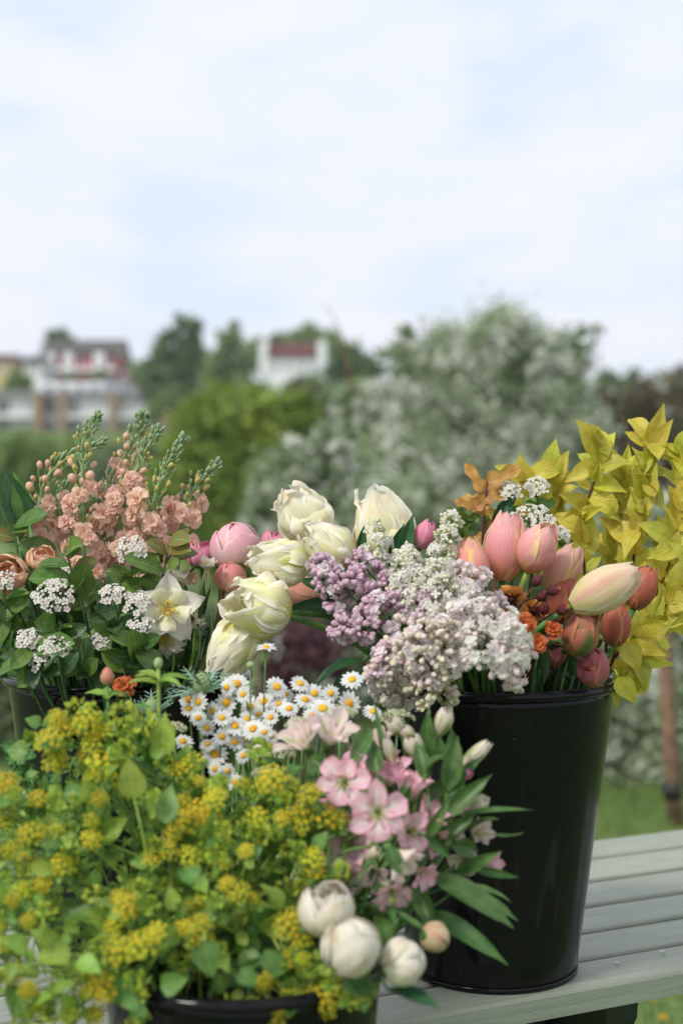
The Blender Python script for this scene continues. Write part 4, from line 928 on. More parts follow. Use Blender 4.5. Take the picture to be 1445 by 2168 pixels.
# peach rose like blooms at the left edge and pink peonies
def peony(name, label, c, rpx, d, axis, mat, B, group, nl=9, opening=.0, sep=True, sepm=None, squash=1.0, mats2=None):
    cc = P(*c, d); R = rpx/F*d; ax = Vector(axis).normalized(); base = cc-ax*R*squash
    pts, ft = stem_pts(base, ax, B); t = thing(name, label, 'flower', ft, group)
    M = frame(base, ax, (0, -1, 0))
    for k in range(nl):
        cover = (random.uniform(.52, .84) if k < nl*.5 else .99) if opening == 0 else .80-.03*(k % 3)
        off = .05-.03*k if opening == 0 else -.012*k
        Rf = lambda u, cv=cover: math.sin(PI*min(.995, .06+(cv-.06)*u))
        zf = lambda u, cv=cover: (1-math.cos(PI*(.04+(cv-.04)*u)))/2
        wf = lambda u, w0=(random.uniform(.8, 1.1) if k < nl*.5 else 1.25): w0*math.sqrt(max(0, 1-u**6))+.03
        g = shell(2*R*squash, R, Rf, wf, 14, 12, off=off, ruf=.025+opening*.12, seed=random.random(), rag=.10+opening*.5, zf=zf)
        part('petal', MB().add(g).mesh('petal', (mats2 if mats2 and k > nl//2 else mat)), t, M @ Matrix.Rotation(k*2.1+U(-.2, .2), 4, 'Z') @ Matrix.Rotation(U(-.03, .05)+opening*.12, 4, 'Y') @ Matrix.Rotation(U(-.06, .06), 4, 'X'))
    part('heart', MB().add(ball(R*.88, R*.88, R*.88*squash, 20, 14)).mesh('heart', mats2 or mat), t, Matrix.Translation(ax*(-R*.03)) @ frame(cc, ax)) if not opening else None
    if opening:
        for k in range(7):
            g = shell(1.7*R*squash, R*.7, lambda u: math.sin(PI*min(.99, .06+.72*u)), lambda u: 1.0*math.sqrt(max(0, 1-u**5))+.03, 8, 7, off=-.06*k, ruf=.12, seed=random.random(), rag=.3)
            part('petal', MB().add(g).mesh('petal', mats2 or mat), t, M @ Matrix.Rotation(k*2.4, 4, 'Z'))
    if sep:
        for k in range(4):
            g = shell(R*.95, R, lambda u: math.sin(PI*min(.99, .06+.45*u)), lambda u: .42*math.sqrt(max(0, 1-u**3))+.02, 6, 5, off=.02, ruf=.01, seed=random.random(), zf=lambda u: (1-math.cos(PI*(.02+.45*u))))
            part('sepal', MB().add(g).mesh('sepal', sepm or ML_aron), t, M @ Matrix.Rotation(k*1.6+U(-.2, .2), 4, 'Z'))
    part('stem', MB().add(tube(pts, .0032, 7)).mesh('stem', M_stem), t)
GQ = 'pink peonies between the two tall buckets'
ML_sep = leaf_mat('pinkish green sepal', 'a8a060', 'b89a68', '8a9450', 4, .45, .2)
peony('peony', 'large round pale pink peony bud above the cream tulips', (499, 1157), 53, 1.62, (-.1, -.35, 1), MP_peo, B2, GQ, 9, sepm=ML_sep)
peony('peony', 'bright pink peony bud half hidden left of the large round one', (428, 1172), 32, 1.64, (0, -.3, 1), MP_hot, B2, GQ, 8, .3)
peony('peony', 'peach and green peony bud directly below the large round one', (490, 1222), 34, 1.60, (-.1, -.5, 1), MP_peoo, B2, GQ, 7, sepm=ML_sep)
peony('peony', 'small pink peony bud behind the cream tulips', (588, 1150), 34, 1.66, (.1, -.3, 1), MP_hot, B2, GQ, 8, .2, sepm=ML_sep)
MP_rose = petal_mat('peach rose petal', 'f4c480', 'fac8a0', 'fcd2b0', 'fce0c4', None, .5, .35)
peony('ranunculus', 'peach double flower cut by the left edge', (12, 1215), 44, 1.60, (.1, -.8, .5), MP_rose, B2, 'peach flowers at the left', 8, .5, squash=.8)
peony('ranunculus', 'peach pink double flower standing against its upright outer petal', (88, 1180), 30, 1.62, (.1, -.6, .7), MP_rose, B2, 'peach flowers at the left', 7, .5, squash=.8)
peony('ranunculus', 'small orange peach flower in shade low at the left edge', (6, 1345), 32, 1.60, (-.3, -.8, .3), MP_rose, B2, 'peach flowers at the left', 6, .4, squash=.8)

# ------------------------------------------------------------------ columbines
def columbine(label, c, rpx, d, axis, roll=0, full=True):
    cc = P(*c, d); R = rpx/F*d; ax = Vector(axis).normalized(); pts, ft = stem_pts(cc-ax*R*.25, ax if full else -ax, B2)
    t = thing('columbine', label, 'flower', ft, 'cream columbines in the left bucket'); M = frame(cc, ax, (0, 0, 1), 1, roll)
    for k in range(5):
        a = 2*PI*k/5
        e = .12 if full else .9
        z = Vector((math.cos(a)*math.cos(e), math.sin(a)*math.cos(e), math.sin(e)))
        part('sepal', MB().add(blade(R*1.0, R*.80, 'ovate', 9, 6, U(-.2, .9), .14, .05, U(-.4, .4), .11, random.random())).mesh('sepal', MP_colp), t, M @ frame((0, 0, 0), z, (0, 0, 1)))
        a += PI/5; e = .8 if full else 1.15
        z = Vector((math.cos(a)*math.cos(e), math.sin(a)*math.cos(e), math.sin(e)))
        part('petal', MB().add(blade(R*.62, R*.60, 'spoon', 7, 6, .5, -.2, 0, 0, .06, random.random())).mesh('petal', MP_col), t, M @ frame((math.cos(a)*R*.05, math.sin(a)*R*.05, 0), z, (0, 0, 1)))
        q = Vector((math.cos(a), math.sin(a), 0))
        part('spur', MB().add(tube(bez(q*R*.08, q*R*.2-Vector((0, 0, R*.4)), q*R*.22-Vector((0, 0, R*.8)), q*R*.45-Vector((0, 0, R*1.15)), 7), [R*.07*(1-.11*i) for i in range(8)], 6)).mesh('spur', MP_col), t, M)
    mb = MB()
    for k in range(26 if full else 12):
        q = (rv()*.45+Vector((0, 0, 1))).normalized()*R*U(.32, .48)
        mb.add(tube([(0, 0, 0), q], .0003, 4)); mb.add(ball(.0011, .0011, .0014, 5, 4, tuple(q)))
    part('stamens', mb.mesh('stamens', MP_yel), t, M)
    part('stem', MB().add(tube(pts, .0013, 6)).mesh('stem', M_stem), t)
columbine('large open cream columbine facing forward in the left bucket', (356, 1290), 84, 1.54, (.05, -1, .12), .3)
columbine('second cream columbine behind and below the open one', (350, 1350), 50, 1.57, (-.1, -1, -.15), 1.0)
columbine('cream columbine behind the upper petals of the open one', (372, 1240), 40, 1.58, (.3, -.5, .8), .2, False)
columbine('small nodding cream columbine under the bright pink peony', (438, 1206), 34, 1.58, (.1, -.3, .95), .6, False)
columbine('small pale columbine hanging right of the open one', (416, 1310), 26, 1.56, (.3, -.5, -.8), 1.2, False)
columbine('small pinkish columbine hanging below the open one', (368, 1365), 26, 1.55, (.1, -.4, -.9), .4, False)
# thin stems standing in the shade between the left bucket and the cream tulips
for i, (bx_, tx_, ty_, lab) in enumerate(((400, 412, 1335, 'thin bare stem under the nodding columbine'), (425, 450, 1290, 'thin bare stem left of the large ruffled tulip'), (440, 470, 1240, 'thicker brown stem below the peach peony bud'))):
    pt = P(tx_, ty_, 1.60); pts, ft = stem_pts(pt, (0, 0, 1), B2)
    t = thing('flower_stalk', lab, 'stalk', ft, 'bare stalks right of the left bucket'); part('stem', MB().add(tube(pts, .0016 if i < 2 else .004, 6)).mesh('stem', M_stemy if i < 2 else plain_mat('brown stem', '6b5a38', .6)), t)

# ------------------------------------------------------------------ geums
def geum(label, c, rpx, d, axis, mat, B, layers=3, back=False):
    cc = P(*c, d); R = rpx/F*d; ax = Vector(axis).normalized()
    pts, ft = stem_pts(cc-ax*R*.2, ax if not back else -ax, B); t = thing('geum', label, 'flower', ft, 'orange geums'); M = frame(cc, ax, None, 1, U(0, 6))
    for l in range(layers):
        for k in range(6):
            a = 2*PI*(k+.5*l)/6+U(-.2, .2); e = .12+l*.38+U(-.12, .12)
            z = Vector((math.cos(a)*math.cos(e), math.sin(a)*math.cos(e), math.sin(e)))
            part('petal', MB().add(blade(R*(1-.2*l), R*(1-.18*l), 'spoon', 6, 5, U(-.2, .9), .12, 0, 0, .13, random.random(), 3)).mesh('petal', mat), t, M @ frame((0, 0, .0004*l), z, (0, 0, 1)))
    mb = MB()
    for k in range(8):
        a = 2*PI*k/8; z = Vector((math.cos(a), math.sin(a), -.15 if back else .2))
        mb.add(blade(R*(.75 if k % 2 == 0 else .5), R*.26, 'lance', 5, 2, -.3 if back else .2), frame((0, 0, -.0015), z, (0, 0, 1)))
    mb.add(ball(R*.2, R*.2, R*.16, 8, 6, (0, 0, -.0015 if back else .001)))
    part('calyx', mb.mesh('calyx', MP_ger), t, M)
    part('stem', MB().add(tube(pts, .0012, 6)).mesh('stem', M_stemr), t)
geum('apricot geum seen from behind with a dark star calyx', (1080, 1268), 36, 1.54, (-.1, .75, .5), MP_gel, B1, 2, True)
geum('apricot geum half hidden right of the dark star calyx one', (1130, 1292), 30, 1.56, (.2, .7, .3), MP_gel, B1, 2, True)
geum('orange ruffled geum facing forward beside the round lilac head', (1107, 1322), 30, 1.50, (.1, -1, .3), MP_geo, B1)
geum('orange geum lowest of the group with a dark centre', (1136, 1362), 25, 1.50, (.1, -.8, .5), MP_geo, B1)
geum('orange geum nearest the green stem of the cream peach tulip', (1170, 1334), 24, 1.51, (.3, -.8, .5), MP_geo, B1)
geum('brown orange geum lying on the rim of the left bucket', (264, 1452), 27, 1.50, (.1, -.9, .5), MP_geo, B2)
geum('brown orange geum in the shade above the rim of the left bucket', (290, 1392), 18, 1.57, (.1, -.9, .4), MP_geo, B2)
for i, (x, y, ax_, lab) in enumerate(((1128, 1240, (.5, -.2, .8), 'uppermost dark red geum bud'), (1158, 1254, (.9, -.2, .3), 'dark red geum bud pointing right under the mauve tulip'), (1140, 1270, (.3, -.5, .5), 'dark red geum bud in the middle of the bud group'), (1178, 1296, (.6, -.3, .3), 'small dark red geum bud beside the cream peach tulip'), (1150, 1300, (0, -.5, .8), 'dark red geum bud above the orange geums'), (1235, 1400, (.5, -.5, -.5), 'pinkish drooping geum bud over the dusky pink tulip'))):
    pc = P(x, y, 1.52); ax_ = Vector(ax_).normalized(); pts, ft = stem_pts(pc, ax_, B1); t = thing('geum_bud', lab, 'flower bud', ft, 'dark red geum buds')
    mb = MB()
    for k in range(5): mb.add(shell(.014, .0055, lambda u: math.sin(PI*(.12+.8*u))**.8, lambda u: .75*math.sqrt(max(0, 1-u**3))+.02, 6, 4, off=.02*k, ruf=.03, seed=k), Matrix.Rotation(k*2.5, 4, 'Z'))
    part('calyx', mb.mesh('calyx', MP_ger), t, frame(pc, ax_)); part('petals', MB().add(ball(.0038, .0038, .006, 8, 6, (0, 0, .009))).mesh('petals', MP_geo if i % 2 else MP_ger), t, frame(pc, ax_))
    part('stem', MB().add(tube(pts, .0011, 6)).mesh('stem', M_stemr), t)

# ------------------------------------------------------------------ golden dogwood, ninebark, spiraea
LD = leaves_cache(ML_dog, .050, .027, 'ovate', 5, bend=.7, ruf=.03)+leaves_cache(ML_dogg, .050, .030, 'ovate', 3, bend=1.0)+leaves_cache(ML_dog, .044, .020, 'ovate', 2, fold=.6)+leaves_cache(ML_dog, .050, .028, 'ellip', 3, bend=1.5, twist=.7, ruf=.05)
GD = 'golden dogwood branches'
for lab, nodes, d, nl in (
 ('tallest golden dogwood branch near the right edge', [(1290, 1420, 0), (1330, 1250, 0), (1350, 1100, 0), (1372, 1000, 0), (1372, 925, 0)], 1.74, 26),
 ('golden dogwood branch with a leaf tip left of the tallest one', [(1270, 1400, 0), (1240, 1250, 0), (1235, 1100, 0), (1262, 1000, 0), (1262, 940, 0)], 1.76, 22),
 ('golden dogwood branch leaning left behind the white spiraea', [(1240, 1400, .02), (1200, 1230, .02), (1190, 1120, .02), (1170, 1060, .02), (1160, 1010, .02)], 1.78, 18),
 ('golden dogwood branch running up along the right edge', [(1310, 1430, 0), (1390, 1260, 0), (1430, 1130, 0), (1450, 1020, 0), (1440, 960, 0)], 1.72, 26),
 ('golden dogwood branch spreading low to the right edge', [(1300, 1430, 0), (1350, 1350, 0), (1400, 1290, 0), (1450, 1240, 0), (1480, 1200, 0)], 1.68, 20),
 ('golden dogwood branch drooping over the right side of the rim', [(1270, 1440, .02), (1310, 1380, 0), (1340, 1380, 0), (1350, 1420, 0)], 1.64, 9),
 ('golden dogwood branch reaching furthest left over the spiraea', [(1200, 1300, .02), (1165, 1170, .02), (1140, 1090, .02), (1118, 1045, .02), (1112, 1012, .02)], 1.76, 12),
 ('golden dogwood branch in the middle behind the cream peach tulip', [(1280, 1400, 0), (1290, 1260, 0), (1300, 1150, 0), (1310, 1060, 0), (1320, 1000, 0)], 1.78, 24),
 ('golden dogwood branch low behind the brick red tulips', [(1290, 1420, 0), (1370, 1330, .02), (1420, 1200, .02), (1400, 1120, .02)], 1.76, 20)):
    branch('dogwood_branch', lab, 'branch', B1, nodes, d, LD, int(nl*1.75), (), GD, lsc=.88, smat=M_stemr, rad=.0024, start=.12, spread=.85, fdir=(-.1, -1, .3))
t = thing('dogwood_twig', 'golden dogwood twig ending in a single yellow leaf hanging below the rim', 'branch', foot(B1, P(1300, 1430, 1.64)))
part('stem', MB().add(tube(bez(t.location, P(1290, 1400, 1.64), P(1300, 1400, 1.62), P(1306, 1432, 1.60), 8), .0016, 6)).mesh('stem', M_stemy), t)
leafpart(t, B1, (1306, 1432), (1345, 1488), 44, 1.60, 0, ML_dog, bend=.4, ruf=.05, face=(-.2, -1, .2))
leafpart(t, B1, (1300, 1436), (1306, 1502), 26, 1.62, 0, ML_dogg, bend=.2)
leafpart(t, B1, (1320, 1360), (1352, 1420), 50, 1.60, 0, ML_dog, bend=.5, ruf=.04)
LN = leaves_cache(ML_nine, .034, .034, 'lobed', 4, ruf=.06, nu=10)
ML_ningr = leaf_mat('green ninebark leaf', '5a7a34', '6e8a3c', '8aa058', 6, .45, .3)
LNg = leaves_cache(ML_ningr, .032, .026, 'lobed', 3, ruf=.05, nu=10)
branch('ninebark_branch', 'bronze orange lobed leaves rising left of the white spiraea', 'branch', B1, [(1050, 1300, 0), (1035, 1160, 0), (1024, 1080, 0), (1030, 1030, 0)], 1.68, LN, 3, (), 'ninebark branches', smat=plain_mat('tan twig', 'b07c58', .6), start=.45)
branch('ninebark_branch', 'low bronze and green lobed leaves above the white lilac tip', 'branch', B1, [(1000, 1300, 0), (985, 1160, 0), (980, 1090, 0)], 1.67, LN[:2]+LNg, 12, (), 'ninebark branches', start=.4)
branch('ninebark_branch', 'green lobed leaves behind the salmon tulips', 'branch', B1, [(1080, 1300, .02), (1085, 1180, .02), (1100, 1100, .02)], 1.70, LNg, 14, (), 'ninebark branches', start=.3)
t = thing('ninebark_twig', 'twig carrying the two highest orange bronze leaves', 'branch', foot(B1, P(1030, 1100, 1.66)), 'ninebark branches')
part('stem', MB().add(tube(bez(t.location, P(1010, 1180, 1.66), P(1024, 1100, 1.66), P(1030, 1020, 1.66), 8), .0016, 6)).mesh('stem', M_stemr), t)
for b_, tp_, wd_ in (((1022, 1040), (984, 982), 40), ((1030, 1022), (1102, 990), 50), ((1035, 1045), (1000, 1078), 54), ((1030, 1050), (1070, 1050), 40), ((1012, 1088), (1030, 1060), 40), ((1000, 1075), (960, 1060), 30)):
    leafpart(t, B1, b_, tp_, wd_, 1.66, 0, ML_nine, prof='lobed', ruf=.07, bend=.5, nu=12)
SPF = [floret_mesh('floret', MP_lilw, 5, .0040, .0036, 1, 'spoon', .2, .3, False, MP_lilg, .001, .25) for _ in range(4)]
for lab, nodes, d, cl in (
 ('broad white spiraea cluster behind the salmon tulips', [(1120, 1250, 0), (1130, 1170, 0), (1130, 1120, 0)], 1.64, (1127, 1108, -.01, 50, 60)),
 ('small white spiraea cluster left of the upper pair', [(1080, 1200, 0), (1080, 1110, 0), (1080, 1060, 0)], 1.67, (1080, 1040, 0, 24, 22)),
 ('small white spiraea cluster right of the upper pair', [(1140, 1200, 0), (1140, 1100, 0), (1138, 1050, 0)], 1.69, (1136, 1030, 0, 26, 22)),
 ('loose white spiraea buds at the right of the broad cluster', [(1180, 1230, 0), (1190, 1180, 0), (1188, 1140, 0)], 1.66, (1186, 1132, 0, 20, 14))):
    branch('spiraea_branch', lab, 'branch', B1, nodes, d, LNg, 9, [cl], 'white spiraea branches', start=.35, lsc=.7, florets=SPF)
# loose stalks and dark filling inside the buckets, uncounted
def filler(B, n, lab, mats, top=.06, leaf=None):
    mb = MB()
    for i in range(n):
        a = U(0, 6.28); r0 = B['r']*.75*math.sqrt(U(0, 1)); r1 = min(B['r']*1.0, r0*1.2)
        p0 = Vector((B['x']+math.cos(a)*r0*.6, B['y']+math.sin(a)*r0*.6, B['z']+B['H']*.5)); zt = B['z']+B['H']+U(-.02, top)
        p1 = Vector((B['x']+math.cos(a)*r1*.92, B['y']+math.sin(a)*r1*.92, zt))
        mb.add(tube([p0, (p0+p1)/2+Vector((0, 0, .01)), p1], U(.0016, .0034), 5), None, i % 2)
        if i % 2 == 0: mb.add(blade(U(.03, .05), U(.012, .022), 'ovate', 6, 4, U(.2, 1), .1, 0, U(-.5, .5), .04, i), frame(p1, rv()+Vector((0, 0, .6)), rv()), 2)
    o = part('packed_stalks', mb.mesh('stalks', mats)); single(o, lab, 'foliage', kind='stuff')
filler(B1, 150, 'dark stalks and leaves packed inside the tall bucket', [M_stemd, M_dark, ML_arond], .10)
filler(B2, 120, 'dark stalks and leaves packed inside the left bucket', [M_stemd, M_dark, ML_arond], .08)
filler(B3, 140, 'green stalks and leaves packed inside the low front bucket', [M_stem, M_dark, ML_bupd], .02)
def fine_foliage():
    mb = MB()
    for i in range(2000):
        x = U(-10, 735); y = U(1545, 2085)
        if (x < 130 and y < 1640) or (x > 330 and y < 1655): continue
        e_ = ((x-400)/400)**2
        d = 1.325-.10*max(0, min(1, (y-1540)/520))-.02*(1-e_)+U(0, .07)
        if y > 1990 and x < 120: continue
        L = U(.007, .016)
        mb.add(blade(L, L*U(.5, .8), 'ovate', 3, 2, U(.2, 1), .1, 0, 0, .03, i), frame(P(x, y, d), rv()+Vector((0, -.2, .5)), Vector((0, -.7, .6))+rv()*.6), 0 if i % 5 < 2 else 1)
        if i % 7 == 0: mb.add(tube(bez(P(x, y, d), P(x+U(-20, 20), y+30, d+.005), P(x+U(-30, 30), y+60, d+.01), P(x+U(-40, 40), y+95, d+.02), 4), .0008, 4), None, 2)
    o = part('fine_foliage', mb.mesh('foliage', [ML_bup, ML_bupd, M_stemy])); single(o, 'fine yellow green leaves massed between the bupleurum heads', 'foliage', kind='stuff')
fine_foliage()

# ------------------------------------------------------------------ daisies
def daisy_mesh(droop):
    mb = MB(); n = random.choice((13, 14, 15, 16))
    for k in range(n):
        a = 2*PI*k/n+U(-.06, .06); e = U(-.12, .16)-droop
        z = Vector((math.cos(a)*math.cos(e), math.sin(a)*math.cos(e), math.sin(e)))
        mb.add(blade(.0098*U(.9, 1.08), .0043, 'strap', 4, 2, U(.0, .5), .1, 0, 0, .02, random.random()), frame(Vector((math.cos(a), math.sin(a), 0))*.0022, z, (0, 0, 1)))
    return mb.mesh('ray_petals', MP_dai)
DM = [daisy_mesh(x) for x in (0, .05, .2, -.1, .5)]
DD = MB().add(lathe([(.0036, -.0006), (.0039, .0004), (.0034, .0015), (.0022, .0022), (.0001, .0024)], 14)).mesh('disc', MP_disc)
DG = MB().add(lathe([(.0008, -.003), (.0035, -.002), (.0046, -.0006)], 10)).mesh('green_cup', M_stem)
DA = [
 (501, 1448, 1.1, 'upper left big daisy over the lowest cream tulip'), (480, 1487, 1., 'daisy with an upright disc at the left of the mass'), (530, 1497, 1., 'daisy in the centre of the mass facing forward'),
 (559, 1485, 1., 'daisy touching the right of the central one'), (586, 1454, 1., 'daisy standing highest in the middle of the mass'), (646, 1481, .95, 'small clean daisy between the middle and right groups'),
 (683, 1500, 1.15, 'largest daisy on the right facing forward'), (665, 1468, .9, 'tilted daisy just above the largest right one'), (739, 1489, 1.05, 'daisy under the hanging lilac at the right'),
 (789, 1506, .85, 'side turned daisy furthest to the right'), (399, 1481, .9, 'side turned daisy beside the thistle'), (420, 1486, .9, 'daisy just right of the one beside the thistle'),
 (497, 1537, 1., 'daisy in the second row at the left'), (536, 1543, 1., 'daisy in the second row at the right'), (523, 1522, .8, 'small daisy squeezed between the first and second row'),
 (573, 1519, .8, 'small daisy under the right of the centre'), (497, 1572, .9, 'daisy seen from its edge in the third row'), (544, 1587, .8, 'daisy with a domed orange disc and folded rays'),
 (455, 1597, 1.1, 'lowest big daisy hanging over the yellow umbels'), (387, 1570, .9, 'sideways daisy at the left among yellow umbels'), (339, 1589, .8, 'leftmost daisy, turned away'),
 (438, 1541, .8, 'pale daisy at the left end of the second row'), (497, 1656, .8, 'lowest small daisy in shade'), (745, 1439, 1., 'daisy reaching up to the lilac at the right'),
 (635, 1447, .85, 'daisy seen from the side at the top right of the mass'), (563, 1371, .9, 'highest daisy, alone on its stem before the cream tulip'), (455, 1628, .7, 'small shaded daisy under the lowest big one'),
 (482, 1632, .7, 'small shaded daisy right of the one under the lowest big one'), (612, 1500, .85, 'daisy half hidden left of the largest right one'), (700, 1468, .75, 'small white daisy behind the largest right one'),
 (470, 1520, .85, 'daisy crowded under the upright disc one'), (590, 1490, .8, 'daisy between the highest middle one and the half hidden one'), (450, 1505, .8, 'daisy left of the upright disc one'),
 (515, 1600, .7, 'small daisy in the lower middle of the mass'), (730, 1540, .8, 'daisy sinking behind the pale alstroemeria'), (420, 1520, .75, 'daisy below the one beside the thistle'),
 (560, 1550, .75, 'small daisy at the right end of the second row'), (625, 1530, .75, 'small daisy under the half hidden one'), (480, 1455, .8, 'daisy behind the upper left big one'), (400, 1500, .75, 'daisy tucked under the thistle leaves'),
 (515, 1470, .8, 'daisy wedged above the central one'), (548, 1512, .8, 'daisy just under the one touching the central daisy'), (605, 1470, .75, 'daisy half behind the one standing highest in the middle'), (470, 1560, .75, 'daisy at the left of the third row'), (520, 1565, .75, 'daisy between the edge on one and the domed one'),
 (660, 1515, .75, 'small daisy at the left foot of the largest right one'), (575, 1560, .7, 'small shaded daisy at the right of the third row'), (440, 1575, .75, 'daisy peeping out above the lowest big one')]
for i, (x, y, s, lab) in enumerate(DA):
    d = 1.42-.04*((y-1440)/200)+U(-.02, .02); hp = P(x, y, d)
    ax = Vector((U(-.6, .5), -1, U(-.1, 1.1)))
    if x in (563,): ax = Vector((.1, -.25, 1))
    if x in (789, 635, 497, 387) and y not in (1656,): ax = Vector((.3, -.75, .8))
    if x in (339,): ax = Vector((-1, -.6, .1))
    pts, ft = stem_pts(hp-ax.normalized()*.003, ax+Vector((0, 0, 1.2)), B3)
    t = thing('daisy', lab, 'flower', ft, 'white daisies with yellow centres'); M = frame(hp, ax, None, (s*1.1, s*1.1*U(.85, 1), s*1.1), U(0, 6))
    part('ray_petals', random.choice(DM[:4]) if i != 17 else DM[4], t, M); part('disc', DD, t, M); part('green_cup', DG, t, M)
    part('stem', MB().add(tube(pts, [.0009]*11, 5)).mesh('stem', M_stem), t)
hp = P(530, 1408, 1.4); pts, ft = stem_pts(hp, (0, 0, 1), B3); t = thing('daisy_bud', 'small green daisy bud beside the highest daisy', 'flower bud', ft)
part('bud', MB().add(ball(.0042, .0042, .0038, 10, 7)).mesh('bud', M_stemp), t, Matrix.Translation(hp)); part('stem', MB().add(tube(pts, .0009, 5)).mesh('stem', M_stem), t)
# small whitish umbels in and behind the daisies
for x, y, r, lab in ((640, 1540, 36, 'fine whitish umbel behind the pale alstroemeria'), (720, 1515, 34, 'fine whitish umbel under the right daisies'), (840, 1525, 36, 'fine creamy umbel left of the alstroemeria buds'), (590, 1600, 34, 'fine whitish umbel below the daisies'), (560, 1640, 26, 'small fine umbel above the yellow umbels'), (370, 1545, 24, 'fine white umbel under the thistle')):
    c_ = P(x, y, 1.36); pts, ft = stem_pts(c_-Vector((0, 0, .01)), (0, 0, 1), B3); t = thing('white_umbel', lab, 'flower', ft, 'fine white umbels'); mb = MB(); ms_ = MB(); R = r/F*1.36
    for k in range(90):
        q = rv(); q.z = abs(q.z); q.y = -abs(q.y) if random.random() < .7 else q.y; p_ = c_+Vector((q.x*R, q.y*R*.8, q.z*R*.6)); 
        for j in range(5): mb.add(blade(.0022, .0018, 'spoon', 2, 1, .3), frame(p_, rv()+q*.7, q))
        if k % 3 == 0: ms_.add(tube([c_-Vector((0, 0, R*.8)), p_], .0004, 3))
    part('florets', mb.mesh('florets', MP_lilg), t, kind='stuff'); ms_.add(tube(pts, .0011, 5)); part('stem', ms_.mesh('stem', M_stem), t)

# ------------------------------------------------------------------ thistle, seed head, herbs
def thistle(label, c, d, s=1.0):
    cc = P(*c, d); pts, ft = stem_pts(cc-Vector((0, 0, .012)), (0, 0, 1), B3); t = thing('sea_holly', label, 'flower', ft)
    mb = MB()
    for i in range(110):
        u = (i+.5)/110; th = math.acos(1-1.75*u); a = i*2.39996; q = Vector((math.sin(th)*math.cos(a), math.sin(th)*math.sin(a), math.cos(th)*1.3))
        mb.add(blade(.003*s, .0009*s, 'lance', 2, 1), frame(q*.0085*s, q, rv()))
    mb.add(ball(.0088*s, .0088*s, .0115*s, 10, 8))
    part('flower_head', mb.mesh('head', plain_mat('sea holly head', '7f9a62', .6, '93a878', 400)), t, Matrix.Translation(cc))
    for k in range(11):
        a = 2*PI*k/11; z = Vector((math.cos(a), math.sin(a)*.8, U(-.1, .9)))
        L = .036*s*U(.8, 1.15); b = MB().add(blade(L, .005*s, 'lance', 6, 2, U(-.2, .5)))
        for q in range(1, 6):
            for sgn in (-1, 1): b.add(blade(L*.26, .0018*s, 'lance', 2, 1), frame((0, 0, L*q/7), (sgn, 0, .8), (0, 1, 0)))
        part('bract', b.mesh('bract', ML_ery), t, frame(cc-Vector((0, 0, .008*s)), z, (0, -.3, 1)))
    part('stem', MB().add(tube(pts, .0018, 6)).mesh('stem', M_stemp), t)
thistle('grey green spiny sea holly standing left of the daisies', (428, 1448), 1.42)
thistle('second spiny sea holly lower, behind the upright green seed head', (322, 1500), 1.44, .9)
def leafy_stalk(name, label, cat, c, d, rb, mat, lmat, nl, ll, lw, B=B3, prof='lance', rx=None, smat=M_stemy, sr=.0019):
    cc = P(*c, d); pts, ft = stem_pts(cc, (0, 0, 1), B); t = thing(name, label, cat, ft)
    part('seed_head' if rb > .003 else 'tip', MB().add(ball(rb, rb, rb*1.25, 10, 8)).mesh('head', mat), t, Matrix.Translation(cc+Vector((0, 0, rb*.8))))
    for k in range(nl):
        a = 2*PI*k/nl+U(-.2, .2); z = Vector((math.cos(a), math.sin(a)*.6-.1, .45)); p = cc-Vector((0, 0, .012+.004*(k % 2)))
        part('leaf', MB().add(blade(ll*U(.85, 1.1), lw, prof, 8, 4, U(.6, 1.1), .1, .1, 0, .03, k)).mesh('leaf', lmat), t, frame(p, z, (0, -.4, 1)))
    part('stem', MB().add(tube(pts, sr, 7)).mesh('stem', smat), t); return t
leafy_stalk('seed_head_stalk', 'upright pale green stalk with a round seed head and finger leaves', 'flower', (335, 1412), 1.36, .0045, M_stemp, ML_bup, 6, .034, .010)
t = leafy_stalk('rose_bud_stalk', 'green stalk with a single small coral bud over the left rim', 'flower bud', (227, 1446), 1.36, .002, M_stem, ML_bup, 4, .022, .010, smat=M_stem, sr=.0017)
part('bud', MB().add(lathe([(.002, -.004), (.0062, 0), (.0068, .005), (.004, .011), (.0005, .014)], 10, .08, 5)).mesh('bud', petal_mat('coral bud', '9aa868', 'dc9a86', 'e08a7c')), t, Matrix.Translation(P(227, 1442, 1.36)))
leafy_stalk('green_stalk', 'green leafy stalk tip below the brown orange geum', 'branch', (265, 1478), 1.37, .003, M_stem, ML_bupd, 6, .026, .010, smat=M_stem)
LH = leaves_cache(leaf_mat('fresh herb leaf', '4f7c3c', '64904c', '90b080', 4, .35, .3), .017, .017, 'lobed', 4, ruf=.12, bend=.5)
HB = dict(B3)
for i, (x, y, lab) in enumerate(((35, 1580, 'crinkled herb sprig standing highest at the left edge'), (80, 1640, 'crinkled herb sprig left of the yellow umbels'), (20, 1660, 'crinkled herb sprig low at the left edge'), (150, 1665, 'crinkled herb sprig in front of the left bucket'), (120, 1720, 'crinkled herb sprig deep among the yellow umbels'), (300, 1560, 'crinkled herb sprig under the seed head'), (240, 1600, 'crinkled herb sprig behind the tall yellow umbels'))):
    branch('herb_sprig', lab, 'herb', B3, [(x+90, y+230, 0), (x+40, y+110, .02), (x, y, .04)], 1.36, LH, 34, (), 'crinkled green herbs', start=.3, rad=.0013, spread=1.2, smat=M_stem)

